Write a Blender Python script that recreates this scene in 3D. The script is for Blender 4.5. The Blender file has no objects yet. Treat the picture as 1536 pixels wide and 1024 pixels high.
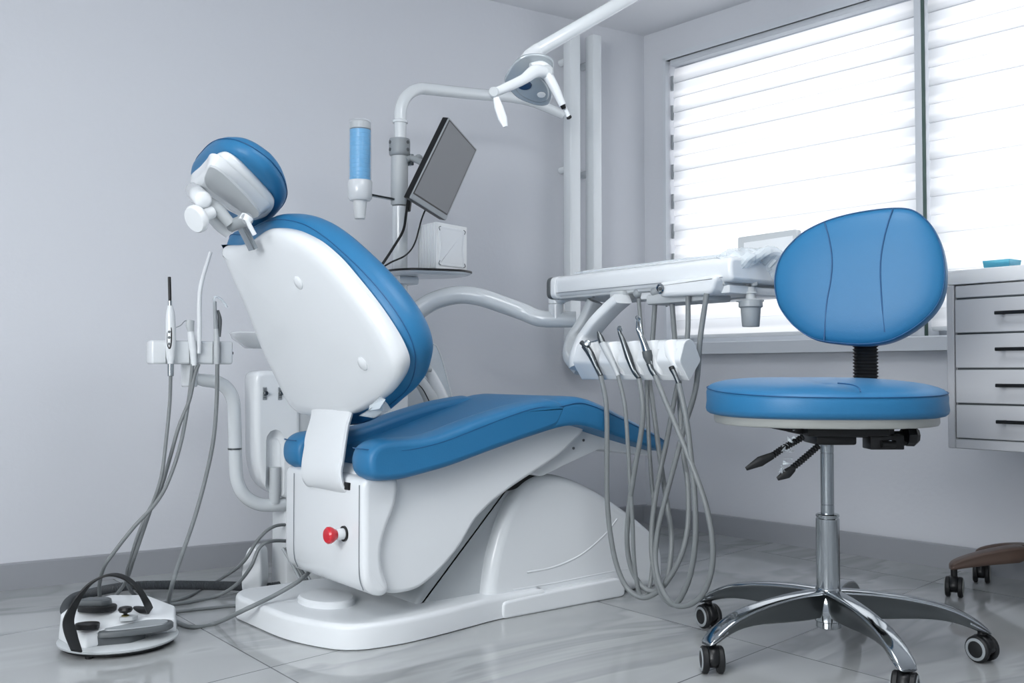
DAY=32; EXPO=.6; LAMP=5.5; PANE=8
import bpy, bmesh, math, random
from mathutils import Vector as V, Matrix
random.seed(7)
C = bpy.context.scene
COL = C.collection
# ---------------------------------------------------------------- camera facts
FP = 35/36*1536; PITCH = math.atan(44/FP); EYE = V((0, 0, .6)); SN, CS = .6114, .7913
def ray(px, py):
    x = (px-768)/FP; y = (512-py)/FP
    Y = y*math.cos(PITCH)+math.sin(PITCH); Z = math.cos(PITCH)-y*math.sin(PITCH)
    return V((CS*x+SN*Z, -SN*x+CS*Z, Y))
def at(px, py, u=None, v=None, z=None, p=None, n=None):
    d = ray(px, py)
    if u is not None: t = u/d.x
    elif v is not None: t = v/d.y
    elif z is not None: t = (z-.6)/d.z
    else: t = (V(p)-EYE).dot(V(n))/d.dot(V(n))
    return EYE+d*t

# ---------------------------------------------------------------- materials
def srgb(r, g, b):
    f = lambda c: (c/255/12.92) if c/255 <= .04045 else ((c/255+.055)/1.055)**2.4
    return (f(r), f(g), f(b), 1)
def mat(name, col, rough=.4, metal=0, spec=.5, coat=0, trans=0, ior=1.45, emit=None, es=0, bump=0, bscale=200, alpha=1):
    m = bpy.data.materials.new(name); m.use_nodes = True
    nt = m.node_tree; b = nt.nodes['Principled BSDF']
    b.inputs['Base Color'].default_value = srgb(*col)
    b.inputs['Roughness'].default_value = rough; b.inputs['Metallic'].default_value = metal
    b.inputs['Specular IOR Level'].default_value = spec; b.inputs['Coat Weight'].default_value = coat
    b.inputs['Coat Roughness'].default_value = .1
    b.inputs['Transmission Weight'].default_value = trans; b.inputs['IOR'].default_value = ior
    b.inputs['Alpha'].default_value = alpha
    if emit: b.inputs['Emission Color'].default_value = srgb(*emit); b.inputs['Emission Strength'].default_value = es
    if bump:
        n = nt.nodes.new('ShaderNodeTexNoise'); n.inputs['Scale'].default_value = bscale; n.inputs['Detail'].default_value = 3
        bp = nt.nodes.new('ShaderNodeBump'); bp.inputs['Strength'].default_value = bump; bp.inputs['Distance'].default_value = .002
        tc = nt.nodes.new('ShaderNodeTexCoord')
        nt.links.new(tc.outputs['Object'], n.inputs['Vector'])
        nt.links.new(n.outputs['Fac'], bp.inputs['Height']); nt.links.new(bp.outputs['Normal'], b.inputs['Normal'])
    return m
M = dict(
    wall=mat('wall_paint', (206, 209, 215), .85, bump=.25, bscale=60),
    ceil=mat('ceiling_paint', (220, 222, 226), .9),
    white=mat('white_gloss_plastic', (222, 226, 229), .22, coat=.35),
    white2=mat('white_satin_plastic', (221, 225, 228), .38),
    tube=mat('white_enamel_tube', (218, 223, 226), .18, coat=.5),
    seam=mat('panel_seam', (120, 126, 132), .6),
    blue=mat('blue_vinyl', (42, 112, 158), .42, spec=.45, bump=.12, bscale=420),
    bseam=mat('dark_blue_stitching', (28, 84, 130), .5),
    grey=mat('grey_plastic', (150, 156, 160), .4),
    lgrey=mat('light_grey_plastic', (186, 191, 194), .4),
    dgrey=mat('dark_grey_plastic', (84, 89, 92), .45),
    ring=mat('seat_underplate_grey', (160, 163, 160), .3, coat=.3),
    hose=mat('grey_silicone_hose', (122, 127, 129), .42),
    rib=mat('dark_ribbed_hose', (66, 70, 74), .55),
    black=mat('black_plastic', (16, 17, 19), .35),
    black2=mat('black_rubber', (22, 24, 26), .55),
    chrome=mat('polished_chrome', (178, 183, 186), .09, metal=1),
    alu=mat('brushed_steel', (165, 172, 176), .25, metal=1),
    dsteel=mat('dark_steel', (110, 114, 116), .28, metal=1),
    red=mat('red_button_plastic', (205, 28, 45), .3, coat=.4),
    wood=mat('brown_wood_cover', (96, 80, 72), .35, bump=.2, bscale=30),
    green=mat('green_bowl_glaze', (38, 84, 72), .25, coat=.4),
    bluecup=mat('light_blue_cup_plastic', (66, 168, 222), .35),
    screen=mat('grey_reflective_screen', (112, 115, 119), .22),
    film=mat('clear_wrap_film', (226, 236, 242), .14, spec=.8, alpha=.42, coat=.5),
    clear=mat('clear_plastic', (240, 246, 250), .04, spec=.6, alpha=.09),
    paper=mat('white_paper_carton', (228, 231, 232), .6),
    bglass=mat('pale_blue_plastic', (120, 200, 220), .15, trans=.6, ior=1.2),
    frame=mat('window_frame_paint', (205, 210, 216), .5),
    gasket=mat('dark_green_gasket', (58, 84, 76), .5),
    cab=mat('grey_white_lacquer', (186, 188, 192), .4),
    count=mat('pale_stone_counter', (224, 226, 228), .25, coat=.3),
    brass=mat('brass_fitting', (150, 140, 90), .3, metal=1),
    lampglass=mat('grey_lamp_glass', (172, 180, 185), .12, metal=.25, coat=.6),
    lens=mat('dark_blue_lens', (28, 52, 86), .06, coat=1),
    panel=mat('fill_panel_glow', (255, 255, 255), .5, emit=(250, 252, 254), es=LAMP),
    glowpane=mat('glowing_fill_pane', (255, 255, 255), .5, emit=(250, 252, 253), es=PANE),
    skirt=mat('grey_marble_skirting', (150, 153, 158), .3),
)
# floor: large glossy marble tiles, thin joints
def floor_mat():
    m = bpy.data.materials.new('marble_tile_floor'); m.use_nodes = True
    nt = m.node_tree; N = nt.nodes; L = nt.links; b = N['Principled BSDF']
    tc = N.new('ShaderNodeTexCoord'); mp = N.new('ShaderNodeMapping')
    L.new(tc.outputs['Object'], mp.inputs['Vector'])
    sx = N.new('ShaderNodeSeparateXYZ'); L.new(mp.outputs['Vector'], sx.inputs[0])
    def math_(op, a, bb=None):
        n = N.new('ShaderNodeMath'); n.operation = op
        for i, q in enumerate((a, bb)):
            if q is None: continue
            if isinstance(q, (int, float)): n.inputs[i].default_value = q
            else: L.new(q, n.inputs[i])
        return n.outputs[0]
    def line(axis, origin, pitch):
        a = math_('SUBTRACT', sx.outputs[axis], origin)
        a = math_('DIVIDE', a, pitch)
        fl = math_('ROUND', a)
        d = math_('ABSOLUTE', math_('SUBTRACT', a, fl))
        return math_('LESS_THAN', math_('MULTIPLY', d, pitch), .0016), math_('FLOOR', a)
    lx, ix = line(0, TILE[0], TILE[2])
    sv = math_('SUBTRACT', sx.outputs[1], math_('MULTIPLY', sx.outputs[0], .15))
    def line2(origin, pitch):
        a = math_('DIVIDE', math_('SUBTRACT', sv, origin), pitch)
        d = math_('ABSOLUTE', math_('SUBTRACT', a, math_('ROUND', a)))
        return math_('LESS_THAN', math_('MULTIPLY', d, pitch), .0016), math_('FLOOR', a)
    ly, iy = line2(TILE[1], TILE[3])
    j = math_('MAXIMUM', lx, ly)
    cmb = N.new('ShaderNodeCombineXYZ'); L.new(ix, cmb.inputs[0]); L.new(iy, cmb.inputs[1])
    wn = N.new('ShaderNodeTexWhiteNoise'); L.new(cmb.outputs[0], wn.inputs['Vector'])
    off = N.new('ShaderNodeVectorMath'); off.operation = 'MULTIPLY_ADD'
    L.new(wn.outputs['Color'], off.inputs[0]); off.inputs[1].default_value = (9, 9, 9); L.new(mp.outputs['Vector'], off.inputs[2])
    rot = N.new('ShaderNodeMapping'); rot.inputs['Rotation'].default_value = (0, 0, .5); rot.inputs['Scale'].default_value = (1, 2.6, 1)
    L.new(off.outputs[0], rot.inputs['Vector'])
    no = N.new('ShaderNodeTexNoise'); no.inputs['Scale'].default_value = .8; no.inputs['Detail'].default_value = 4
    no.inputs['Roughness'].default_value = .6; no.inputs['Distortion'].default_value = .8; L.new(rot.outputs[0], no.inputs['Vector'])
    rp = N.new('ShaderNodeValToRGB'); e = rp.color_ramp.elements
    e[0].position = .42; e[0].color = srgb(172, 175, 176); e[1].position = .60; e[1].color = srgb(166, 169, 170)
    k = e.new(.50); k.color = srgb(153, 156, 158)
    k = e.new(.53); k.color = srgb(174, 177, 178)
    L.new(no.outputs['Fac'], rp.inputs[0])
    mx = N.new('ShaderNodeMixRGB'); L.new(j, mx.inputs[0]); L.new(rp.outputs[0], mx.inputs[1]); mx.inputs[2].default_value = srgb(96, 98, 102)
    L.new(mx.outputs[0], b.inputs['Base Color'])
    b.inputs['Roughness'].default_value = .075; b.inputs['Specular IOR Level'].default_value = .6
    return m
J = at(402, 998.5, z=0)
TILE = (J.x, 1.78, .915, .66)
M['floor'] = floor_mat()
def fabric_mat():
    m = bpy.data.materials.new('zebra_blind_fabric'); m.use_nodes = True
    nt = m.node_tree; N = nt.nodes; L = nt.links
    for n in list(N):
        if n.type == 'BSDF_PRINCIPLED': N.remove(n)
    out = [n for n in N if n.type == 'OUTPUT_MATERIAL'][0]
    tc = N.new('ShaderNodeTexCoord'); sx = N.new('ShaderNodeSeparateXYZ'); L.new(tc.outputs['Object'], sx.inputs[0])
    w = N.new('ShaderNodeMath'); w.operation = 'MULTIPLY'; w.inputs[1].default_value = math.pi/BAND; L.new(sx.outputs[2], w.inputs[0])
    s = N.new('ShaderNodeMath'); s.operation = 'SINE'; L.new(w.outputs[0], s.inputs[0])
    rp = N.new('ShaderNodeValToRGB'); e = rp.color_ramp.elements
    ad = N.new('ShaderNodeMath'); ad.operation = 'MULTIPLY_ADD'; ad.inputs[1].default_value = .5; ad.inputs[2].default_value = .5
    L.new(s.outputs[0], ad.inputs[0]); L.new(ad.outputs[0], rp.inputs[0])
    e[0].position = .35; e[0].color = (.66, .675, .70, 1); e[1].position = .65; e[1].color = (.90, .90, .915, 1)
    t = N.new('ShaderNodeBsdfTranslucent'); d = N.new('ShaderNodeBsdfDiffuse'); d.inputs[0].default_value = (.85, .86, .88, 1)
    L.new(rp.outputs[0], t.inputs[0])
    mx = N.new('ShaderNodeMixShader'); mx.inputs[0].default_value = .35
    L.new(t.outputs[0], mx.inputs[1]); L.new(d.outputs[0], mx.inputs[2]); L.new(mx.outputs[0], out.inputs[0])
    return m
BAND = .0585
M['blind'] = fabric_mat()

# ---------------------------------------------------------------- object helpers
ORG = {}
def tag(o, label=None, cat=None, group=None, kind=None):
    if label: o['label'] = label
    if cat: o['category'] = cat
    if group: o['group'] = group
    if kind: o['kind'] = kind
    return o
def thing(name, loc, label, cat, group=None):
    o = bpy.data.objects.new(name, None); COL.objects.link(o); o.empty_display_size = .05
    o.location = loc; ORG[o.name] = V(loc)
    return tag(o, label, cat, group)
def obj(name, bm, m, parent=None, sharp=40, origin=None, label=None, cat=None, group=None, kind=None, sub=0):
    bmesh.ops.recalc_face_normals(bm, faces=bm.faces[:])
    if origin is None:
        xs = [v.co for v in bm.verts]
        origin = V(((min(c.x for c in xs)+max(c.x for c in xs))/2, (min(c.y for c in xs)+max(c.y for c in xs))/2, min(c.z for c in xs)))
    origin = V(origin)
    for v in bm.verts: v.co -= origin
    me = bpy.data.meshes.new(name); bm.to_mesh(me); bm.free()
    for p in me.polygons: p.use_smooth = True
    me.set_sharp_from_angle(angle=math.radians(sharp))
    ms = m if isinstance(m, (list, tuple)) else [m]
    for q in ms: me.materials.append(M[q])
    o = bpy.data.objects.new(name, me); COL.objects.link(o)
    if parent: o.parent = parent; o.location = origin-ORG[parent.name]
    else: o.location = origin
    ORG[o.name] = origin
    if sub:
        s = o.modifiers.new('sub', 'SUBSURF'); s.levels = sub; s.render_levels = sub
    return tag(o, label, cat, group, kind)
def struct(name, bm, m, **k): return obj(name, bm, m, kind='structure', **k)
def rot(ang, axis='Z'): return Matrix.Rotation(math.radians(ang), 3, axis)
def frame(ex, ey, ez): return Matrix((V(ex), V(ey), V(ez))).transposed()
I3 = Matrix.Identity(3)

def box(bm, c, s, r=0, seg=3, R=I3, mi=0):
    t = bmesh.new(); bmesh.ops.create_cube(t, size=1)
    for v in t.verts: v.co = V((v.co.x*s[0], v.co.y*s[1], v.co.z*s[2]))
    if r: bmesh.ops.bevel(t, geom=t.edges[:], offset=r, segments=seg, affect='EDGES', profile=.5)
    c = V(c)
    for v in t.verts: v.co = R @ v.co + c
    add(bm, t, mi); return bm
def add(bm, t, mi=0):
    me = bpy.data.meshes.new('tmp'); 
    for f in t.faces: f.material_index = mi
    t.to_mesh(me); t.free(); bm.from_mesh(me); bpy.data.meshes.remove(me)
def B(*a, **k): return box(bmesh.new(), *a, **k)
def crom(P, n=8, closed=False):
    P = [V(p) for p in P]; out = []; N = len(P)
    rng = range(N if closed else N-1)
    for i in rng:
        if closed: a, b, c, d = P[i-1], P[i], P[(i+1) % N], P[(i+2) % N]
        else: b, c = P[i], P[i+1]; a = P[i-1] if i else b*2-c; d = P[i+2] if i+2 < N else c*2-b
        # centripetal
        for k in range(n):
            t = k/n; t2 = t*t; t3 = t2*t
            out.append(.5*((2*b)+(c-a)*t+(2*a-5*b+4*c-d)*t2+(3*b-a-3*c+d)*t3))
    if not closed: out.append(P[-1])
    return out
def tube(bm, P, r, n=8, seg=12, smooth=True, asp=1, up=None, mi=0, cap=True, rib=None):
    """round (or flattened) tube along points; r number or list per point"""
    P = [V(p) for p in P]
    if isinstance(r, (int, float)): rs = [r]*len(P)
    else: rs = list(r)
    if smooth and len(P) > 2:
        Q = crom(P, n); R_ = []
        for i in range(len(P)-1):
            for k in range(n): R_.append(rs[i]+(rs[i+1]-rs[i])*k/n)
        R_.append(rs[-1])
    else: Q, R_ = P, rs
    if rib:
        # resample to fine rings
        pitch, amp = rib; D = []; acc = [0]
        for a, b in zip(Q, Q[1:]): acc.append(acc[-1]+(b-a).length)
        m = int(acc[-1]/pitch)*2; j = 0; q2 = []; r2 = []
        for i in range(m+1):
            s = acc[-1]*i/m
            while j < len(Q)-2 and acc[j+1] < s: j += 1
            f = (s-acc[j])/max(1e-9, acc[j+1]-acc[j])
            q2.append(Q[j].lerp(Q[j+1], f)); r2.append(R_[j]+(amp if i % 2 else -amp))
        Q, R_ = q2, r2
    t = bmesh.new(); rings = []; prev = None
    for i, p in enumerate(Q):
        d = (Q[min(i+1, len(Q)-1)]-Q[max(i-1, 0)]).normalized()
        if prev is None:
            a = V(up) if up else (V((0, 0, 1)) if abs(d.z) < .9 else V((1, 0, 0)))
        else: a = prev
        a = (a-d*a.dot(d)).normalized(); prev = a; b = d.cross(a)
        rings.append([t.verts.new(p+a*R_[i]*math.cos(2*math.pi*k/seg)+b*R_[i]*asp*math.sin(2*math.pi*k/seg)) for k in range(seg)])
    for A, Bq in zip(rings, rings[1:]):
        for k in range(seg): t.faces.new((A[k], A[(k+1) % seg], Bq[(k+1) % seg], Bq[k]))
    if cap: t.faces.new(rings[0][::-1]); t.faces.new(rings[-1])
    add(bm, t, mi); return bm
def T(*a, **k): return tube(bmesh.new(), *a, **k)
def lathe(bm, prof, o=(0, 0, 0), ax=(0, 0, 1), seg=32, mi=0):
    """prof list of (r, h)"""
    ax = V(ax).normalized(); a = ax.orthogonal().normalized(); b = ax.cross(a); o = V(o)
    t = bmesh.new(); rings = []
    for r, h in prof:
        if r < 1e-6: rings.append([t.verts.new(o+ax*h)])
        else: rings.append([t.verts.new(o+ax*h+a*r*math.cos(2*math.pi*k/seg)+b*r*math.sin(2*math.pi*k/seg)) for k in range(seg)])
    for A, Q in zip(rings, rings[1:]):
        for k in range(seg):
            k2 = (k+1) % seg
            if len(A) == 1 and len(Q) == 1: continue
            if len(A) == 1: t.faces.new((A[0], Q[k2], Q[k]))
            elif len(Q) == 1: t.faces.new((A[k], A[k2], Q[0]))
            else: t.faces.new((A[k], A[k2], Q[k2], Q[k]))
    if len(rings[0]) > 1: t.faces.new(rings[0][::-1])
    if len(rings[-1]) > 1: t.faces.new(rings[-1])
    add(bm, t, mi); return bm
def LA(*a, **k): return lathe(bmesh.new(), *a, **k)
def cyl(bm, p, q, r, seg=24, be=0, r2=None, mi=0):
    p, q = V(p), V(q); L = (q-p).length; r2 = r if r2 is None else r2
    pr = [(r-be, 0), (r, be), (r2, L-be), (r2-be, L)] if be else [(r, 0), (r2, L)]
    return lathe(bm, pr, p, q-p, seg, mi)
def CY(*a, **k): return cyl(bmesh.new(), *a, **k)
def rpoly(P, r, n=5):
    """2-D polygon with rounded corners"""
    P = [V((p[0], p[1])) for p in P]; out = []; N = len(P)
    for i in range(N):
        a, b, c = P[i-1], P[i], P[(i+1) % N]; rr = r[i] if isinstance(r, (list, tuple)) else r
        d1 = (a-b); d2 = (c-b); l = min(rr, d1.length*.49, d2.length*.49)
        if l < 1e-5: out.append(b); continue
        s = b+d1.normalized()*l; e = b+d2.normalized()*l
        for k in range(n+1):
            t = k/n; out.append(s*(1-t)**2+b*2*t*(1-t)+e*t*t)
    return out
def csm(P, n=6): return [q.to_2d() for q in crom([V((p[0], p[1], 0)) for p in P], n, True)]
def even(P, step=.004, it=6):
    P = [V((p[0], p[1])) for p in P]; N = len(P); acc = [0]
    for i in range(N): acc.append(acc[-1]+(P[(i+1) % N]-P[i]).length)
    m = max(24, int(acc[-1]/step)); Q = []; j = 0
    for i in range(m):
        s = acc[-1]*i/m
        while acc[j+1] < s: j += 1
        f = (s-acc[j])/max(1e-9, acc[j+1]-acc[j]); Q.append(P[j].lerp(P[(j+1) % N], f))
    for _ in range(it): Q = [Q[i]*.5+(Q[i-1]+Q[(i+1) % m])*.25 for i in range(m)]
    return Q
def ell(a, b, n=48, pw=2.0, cx=0, cy=0):
    o = []
    for k in range(n):
        t = 2*math.pi*k/n; c, s = math.cos(t), math.sin(t)
        o.append(V((cx+a*math.copysign(abs(c)**(2/pw), c), cy+b*math.copysign(abs(s)**(2/pw), s))))
    return o
def inset(P, d):
    N = len(P); area = sum(P[i-1].x*P[i].y-P[i].x*P[i-1].y for i in range(N)); sg = 1 if area > 0 else -1
    o = []
    for i in range(N):
        t = (P[(i+1) % N]-P[i-1]); t = t.normalized() if t.length > 1e-9 else V((1, 0))
        o.append(P[i]+V((-t.y, t.x))*d*sg)
    return o
def slab(bm, P, layers, o=(0, 0, 0), ex=(1, 0, 0), ey=(0, 1, 0), ez=(0, 0, 1), mi=0, warp=None):
    """stack of inset copies of outline P; layers = [(height, inset)]; inset may be ('s', factor) for scaling about the centroid"""
    o, ex, ey, ez = V(o), V(ex).normalized(), V(ey).normalized(), V(ez).normalized()
    cen = sum(P, V((0, 0)))/len(P); t = bmesh.new(); rings = []
    for e_, last in ((0, False), (-1, True)):
        h, d = layers[e_]
        if not isinstance(d, tuple):
            x_ = (h, d+.0008); layers = list(layers)+[x_] if last else [x_]+list(layers)
    for h, d in layers:
        Q = [cen+(p-cen)*d[1] for p in P] if isinstance(d, tuple) else inset(P, d)
        rr = []
        for q in Q:
            hh = h+(warp(q.x, q.y, h) if warp else 0)
            rr.append(t.verts.new(o+ex*q.x+ey*q.y+ez*hh))
        rings.append(rr)
    n = len(P)
    for A, Bq in zip(rings, rings[1:]):
        for k in range(n): t.faces.new((A[k], A[(k+1) % n], Bq[(k+1) % n], Bq[k]))
    t.faces.new(rings[0][::-1]); t.faces.new(rings[-1])
    add(bm, t, mi); return bm
def S(*a, **k): return slab(bmesh.new(), *a, **k)
def soft(h0, h1, r, k=4):
    """layer list for a plate from h0 to h1 with rounded rims of radius r"""
    sg = 1 if h1 > h0 else -1; L = []
    for i in range(k+1):
        a = math.pi/2*i/k; L.append((h0+sg*r*(1-math.sin(a)), r*(1-math.cos(a))))
    L = L[::-1]; 
    L2 = [(h1-(h-h0), d) for h, d in L][::-1]
    return [(h, d) for h, d in L]+L2
def loft(bm, rings, mi=0, cap=True):
    t = bmesh.new(); R_ = [[t.verts.new(V(p)) for p in r] for r in rings]; n = len(R_[0])
    for A, Bq in zip(R_, R_[1:]):
        for k in range(n): t.faces.new((A[k], A[(k+1) % n], Bq[(k+1) % n], Bq[k]))
    if cap: t.faces.new(R_[0][::-1]); t.faces.new(R_[-1])
    add(bm, t, mi); return bm
def band(bm, P, w, th, wdir, n=8, mi=0, r=None):
    """flat strip (rounded rectangle section) along a smooth path, width direction wdir"""
    Q = crom(P, n) if len(P) > 2 else [V(p) for p in P]; wd = V(wdir).normalized(); rings = []
    ws = w if isinstance(w, (list, tuple)) else [w]*len(P)
    sec = ell(.5, .5, 16, 5)
    for i, p in enumerate(Q):
        d = (Q[min(i+1, len(Q)-1)]-Q[max(i-1, 0)]).normalized(); nn = d.cross(wd).normalized(); w2 = nn.cross(d)
        j = min(i//n, len(ws)-2); f = i/n-j; ww = ws[j]+(ws[j+1]-ws[j])*min(1, f)
        rings.append([p+w2*s.x*ww+nn*s.y*th for s in sec])
    return loft(bm, rings, mi)
def BD(*a, **k): return band(bmesh.new(), *a, **k)
def cut(o, cutbm):
    """boolean difference applied straight to the mesh"""
    me = bpy.data.meshes.new('cut'); bmesh.ops.recalc_face_normals(cutbm, faces=cutbm.faces[:]); cutbm.to_mesh(me); cutbm.free()
    c = bpy.data.objects.new('cut', me); COL.objects.link(c)
    md = o.modifiers.new('b', 'BOOLEAN'); md.operation = 'DIFFERENCE'; md.object = c; md.solver = 'EXACT'; md.use_self = True
    bpy.context.view_layer.update()
    dg = bpy.context.evaluated_depsgraph_get(); ne = bpy.data.meshes.new_from_object(o.evaluated_get(dg))
    o.modifiers.remove(md); old = o.data; nm = old.name; o.data = ne; bpy.data.meshes.remove(old); ne.name = nm
    for p in ne.polygons: p.use_smooth = True
    ne.set_sharp_from_angle(angle=math.radians(35))
    bpy.data.objects.remove(c); bpy.data.meshes.remove(me)
def text_mesh(body, size, ex, ey, o, depth=.0006):
    cu = bpy.data.curves.new('t', 'FONT'); cu.body = body; cu.size = size; cu.extrude = depth; cu.align_x = 'CENTER'; cu.align_y = 'CENTER'
    ob = bpy.data.objects.new('t', cu); COL.objects.link(ob); bpy.context.view_layer.update()
    me = bpy.data.meshes.new_from_object(ob.evaluated_get(bpy.context.evaluated_depsgraph_get()))
    bm = bmesh.new(); bm.from_mesh(me); bpy.data.objects.remove(ob); bpy.data.curves.remove(cu); bpy.data.meshes.remove(me)
    ex, ey = V(ex).normalized(), V(ey).normalized(); ez = ex.cross(ey); o = V(o)
    for v in bm.verts: v.co = o+ex*v.co.x+ey*v.co.y+ez*v.co.z
    return bm
# ================================================================ ROOM
K = V((2.845, 2.815, 0)); WL = V((.569, 3.030, 0)); WR = V((2.922, 1.580, 0))
dl = (WL-K).normalized(); dr = (WR-K).normalized()           # along left wall (away from corner), along right wall
nl = V((-dl.y, dl.x, 0)); nl = nl if nl.y > 0 else -nl        # outward
nr = V((-dr.y, dr.x, 0)); nr = nr if nr.x > 0 else -nr
CEIL = 1.945
A_ = K+dl*4.9; B_ = K+dr*5.2
def wallbox(bm, p, q, z0, z1, out, th=.15):
    loft(bm, [[p+V((0, 0, z0)), q+V((0, 0, z0)), q+V((0, 0, z1)), p+V((0, 0, z1))],
              [p+out*th+V((0, 0, z0)), q+out*th+V((0, 0, z0)), q+out*th+V((0, 0, z1)), p+out*th+V((0, 0, z1))]])
Cn = A_+(B_-K)
bm = bmesh.new(); loft(bm, [[K+V((.3, .3, 0)), A_+V((-.3, .3, 0)), Cn+V((-.3, -.3, 0)), B_+V((.3, -.3, 0))],
                            [K+V((.3, .3, -.1)), A_+V((-.3, .3, -.1)), Cn+V((-.3, -.3, -.1)), B_+V((.3, -.3, -.1))]])
struct('floor', bm, 'floor', origin=(0, 0, 0))
bm = bmesh.new(); loft(bm, [[K+V((.3, .3, CEIL)), A_+V((-.3, .3, CEIL)), Cn+V((-.3, -.3, CEIL)), B_+V((.3, -.3, CEIL))],
                            [K+V((.3, .3, CEIL+.1)), A_+V((-.3, .3, CEIL+.1)), Cn+V((-.3, -.3, CEIL+.1)), B_+V((.3, -.3, CEIL+.1))]])
struct('ceiling', bm, 'ceil')
bm = bmesh.new(); wallbox(bm, K, A_, 0, CEIL, nl); struct('wall_left', bm, 'wall')
# right wall with window opening
def onR(px, py): return at(px, py, p=K, n=nr)
wl = onR(1000, 300); s0 = (wl-K).dot(dr); zt = onR(1000, 91).z; zb = onR(1060, 513).z
s1 = 3.0
bm = bmesh.new()
wallbox(bm, K, K+dr*s0, 0, CEIL, nr); wallbox(bm, K+dr*s0, K+dr*s1, 0, zb-.035, nr)
wallbox(bm, K+dr*s0, K+dr*s1, zt, CEIL, nr); wallbox(bm, K+dr*s1, B_, 0, CEIL, nr)
struct('wall_right', bm, 'wall')
bm = bmesh.new(); wallbox(bm, A_, Cn, 0, CEIL, -(B_-K).normalized().cross(V((0, 0, 1)))*0+dl); struct('wall_back', bm, 'wall')
bm = bmesh.new(); wallbox(bm, B_, Cn, 0, CEIL, dr); struct('wall_front', bm, 'wall')
# baseboards
def skirt(name, p, q, inn):
    bm = bmesh.new(); th = .012; h = .072
    loft(bm, [[x-inn*0, x+inn*th, x+inn*th+V((0, 0, h-.003)), x+inn*(th-.003)+V((0, 0, h)), x+V((0, 0, h))] for x in (p, q)])
    struct(name, bm, 'skirt')
skirt('baseboard_left', K, A_, -nl); skirt('baseboard_right', K-nr*.012, B_, -nr)
# sill
sb = bmesh.new(); c0 = K+dr*(s0-.06)-nr*.045; c1 = K+dr*s1-nr*.045
d_ = nr*.2; z0 = zb-.045; z1 = zb
P = [(-.0, z0), (.0, z1)]
loft(sb, [[x+V((0, 0, z0)), x+V((0, 0, z1-.004)), x+nr*.004+V((0, 0, z1)), x+nr*.044+V((0, 0, z1)), x+nr*.044+V((0, 0, z0))] for x in (c0, c1)])
struct('trim_1', sb, 'frame')
bm = bmesh.new(); wallbox(bm, K+dr*s0, K+dr*s1, zb-.034, zb, nr, .19); struct('trim_2', bm, 'frame')
# window frames behind blinds and mullion
sm = (onR(1381, 200)-K).dot(dr)
w1 = bmesh.new()
def fr(bm, a, b, z0, z1, off, th): wallbox(bm, K+dr*a+nr*off, K+dr*b+nr*off, z0, z1, nr, th)
for a, b in ((s0, sm), (sm, s1)):
    fr(w1, a, a+.05, zb, zt, .10, .04); fr(w1, b-.05, b, zb, zt, .10, .04); fr(w1, a, b, zb, zb+.05, .10, .04); fr(w1, a, b, zt-.05, zt, .10, .04)
struct('window_1', w1, 'frame')
# thin reveal edge at left of opening and mullion post
bm = bmesh.new(); fr(bm, s0-.012, s0+.001, zb, zt+.012, -.006, .02); fr(bm, s0-.012, s1, zt, zt+.022, -.006, .02); struct('trim_3', bm, 'frame')
bm = bmesh.new(); fr(bm, sm-.016, sm+.005, zb, zt, -.004, .10); struct('trim_4', bm, 'frame')
bm = bmesh.new(); fr(bm, sm+.005, sm+.007, zb, zt, .0, .02); struct('trim_5', bm, 'gasket')
# zebra blinds: overlapping bands, each bowed, as one sheet per blind
def blind(a, b, label, bot):
    t = thing('roller_blind', K+dr*((a+b)/2)+nr*.03+V((0, 0, bot)), label, 'blind', 'striped roller blinds in the window')
    bm = bmesh.new(); z = zt-.03; nb = 0
    prof = []
    zz = zt-.02
    zk = bot
    k0 = int(bot/BAND); 
    z = bot
    while z < zt-.03:
        ze = min(z+BAND, zt-.02)
        for i in range(6):
            f = i/5; prof.append((.030+.009*f-.003*math.sin(f*math.pi), z+(ze-z)*f))
        z = ze
    for x in (a, b): pass
    v0 = [bm.verts.new(K+dr*a+nr*o_+V((0, 0, zq))) for o_, zq in prof]; v1 = [bm.verts.new(K+dr*b+nr*o_+V((0, 0, zq))) for o_, zq in prof]
    for i in range(len(prof)-1): bm.faces.new((v0[i], v1[i], v1[i+1], v0[i+1]))
    o = obj('blind_fabric', bm, 'blind', t, sharp=25, origin=(K.x, K.y, 0))
    md = o.modifiers.new('thick', 'SOLIDIFY'); md.thickness = .0008
    o.modifiers.remove(md)
    # head roll, bottom rail, side tabs
    obj('head_rail', B(K+dr*((a+b)/2)+nr*.022+V((0, 0, zt-.010)), (.03, b-a-.004, .024), .004, 2, R=frame(nr, dr, (0, 0, 1))), 'frame', t)
    obj('bottom_rail', B(K+dr*((a+b)/2)+nr*.036+V((0, 0, bot-.006)), (.018, b-a-.004, .014), .004, 2, R=frame(nr, dr, (0, 0, 1))), 'white2', t)
    return t
bl = blind(s0+.012, sm-.017, 'white zebra roller blind left of the window post, above the sill', zb+.03)
blind(sm+.012, s1-.02, 'white zebra roller blind right of the window post, above the cabinet counter', zb+.03)
# grey end tabs seen along the blind's left edge
z = zb+.06
while z < zt-.06:
    bm = bmesh.new(); fr(bm, s0+.002, s0+.010, z, z+BAND, .028, .006); z += 2*BAND; obj('edge_clip', bm, 'grey', bl)

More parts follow.
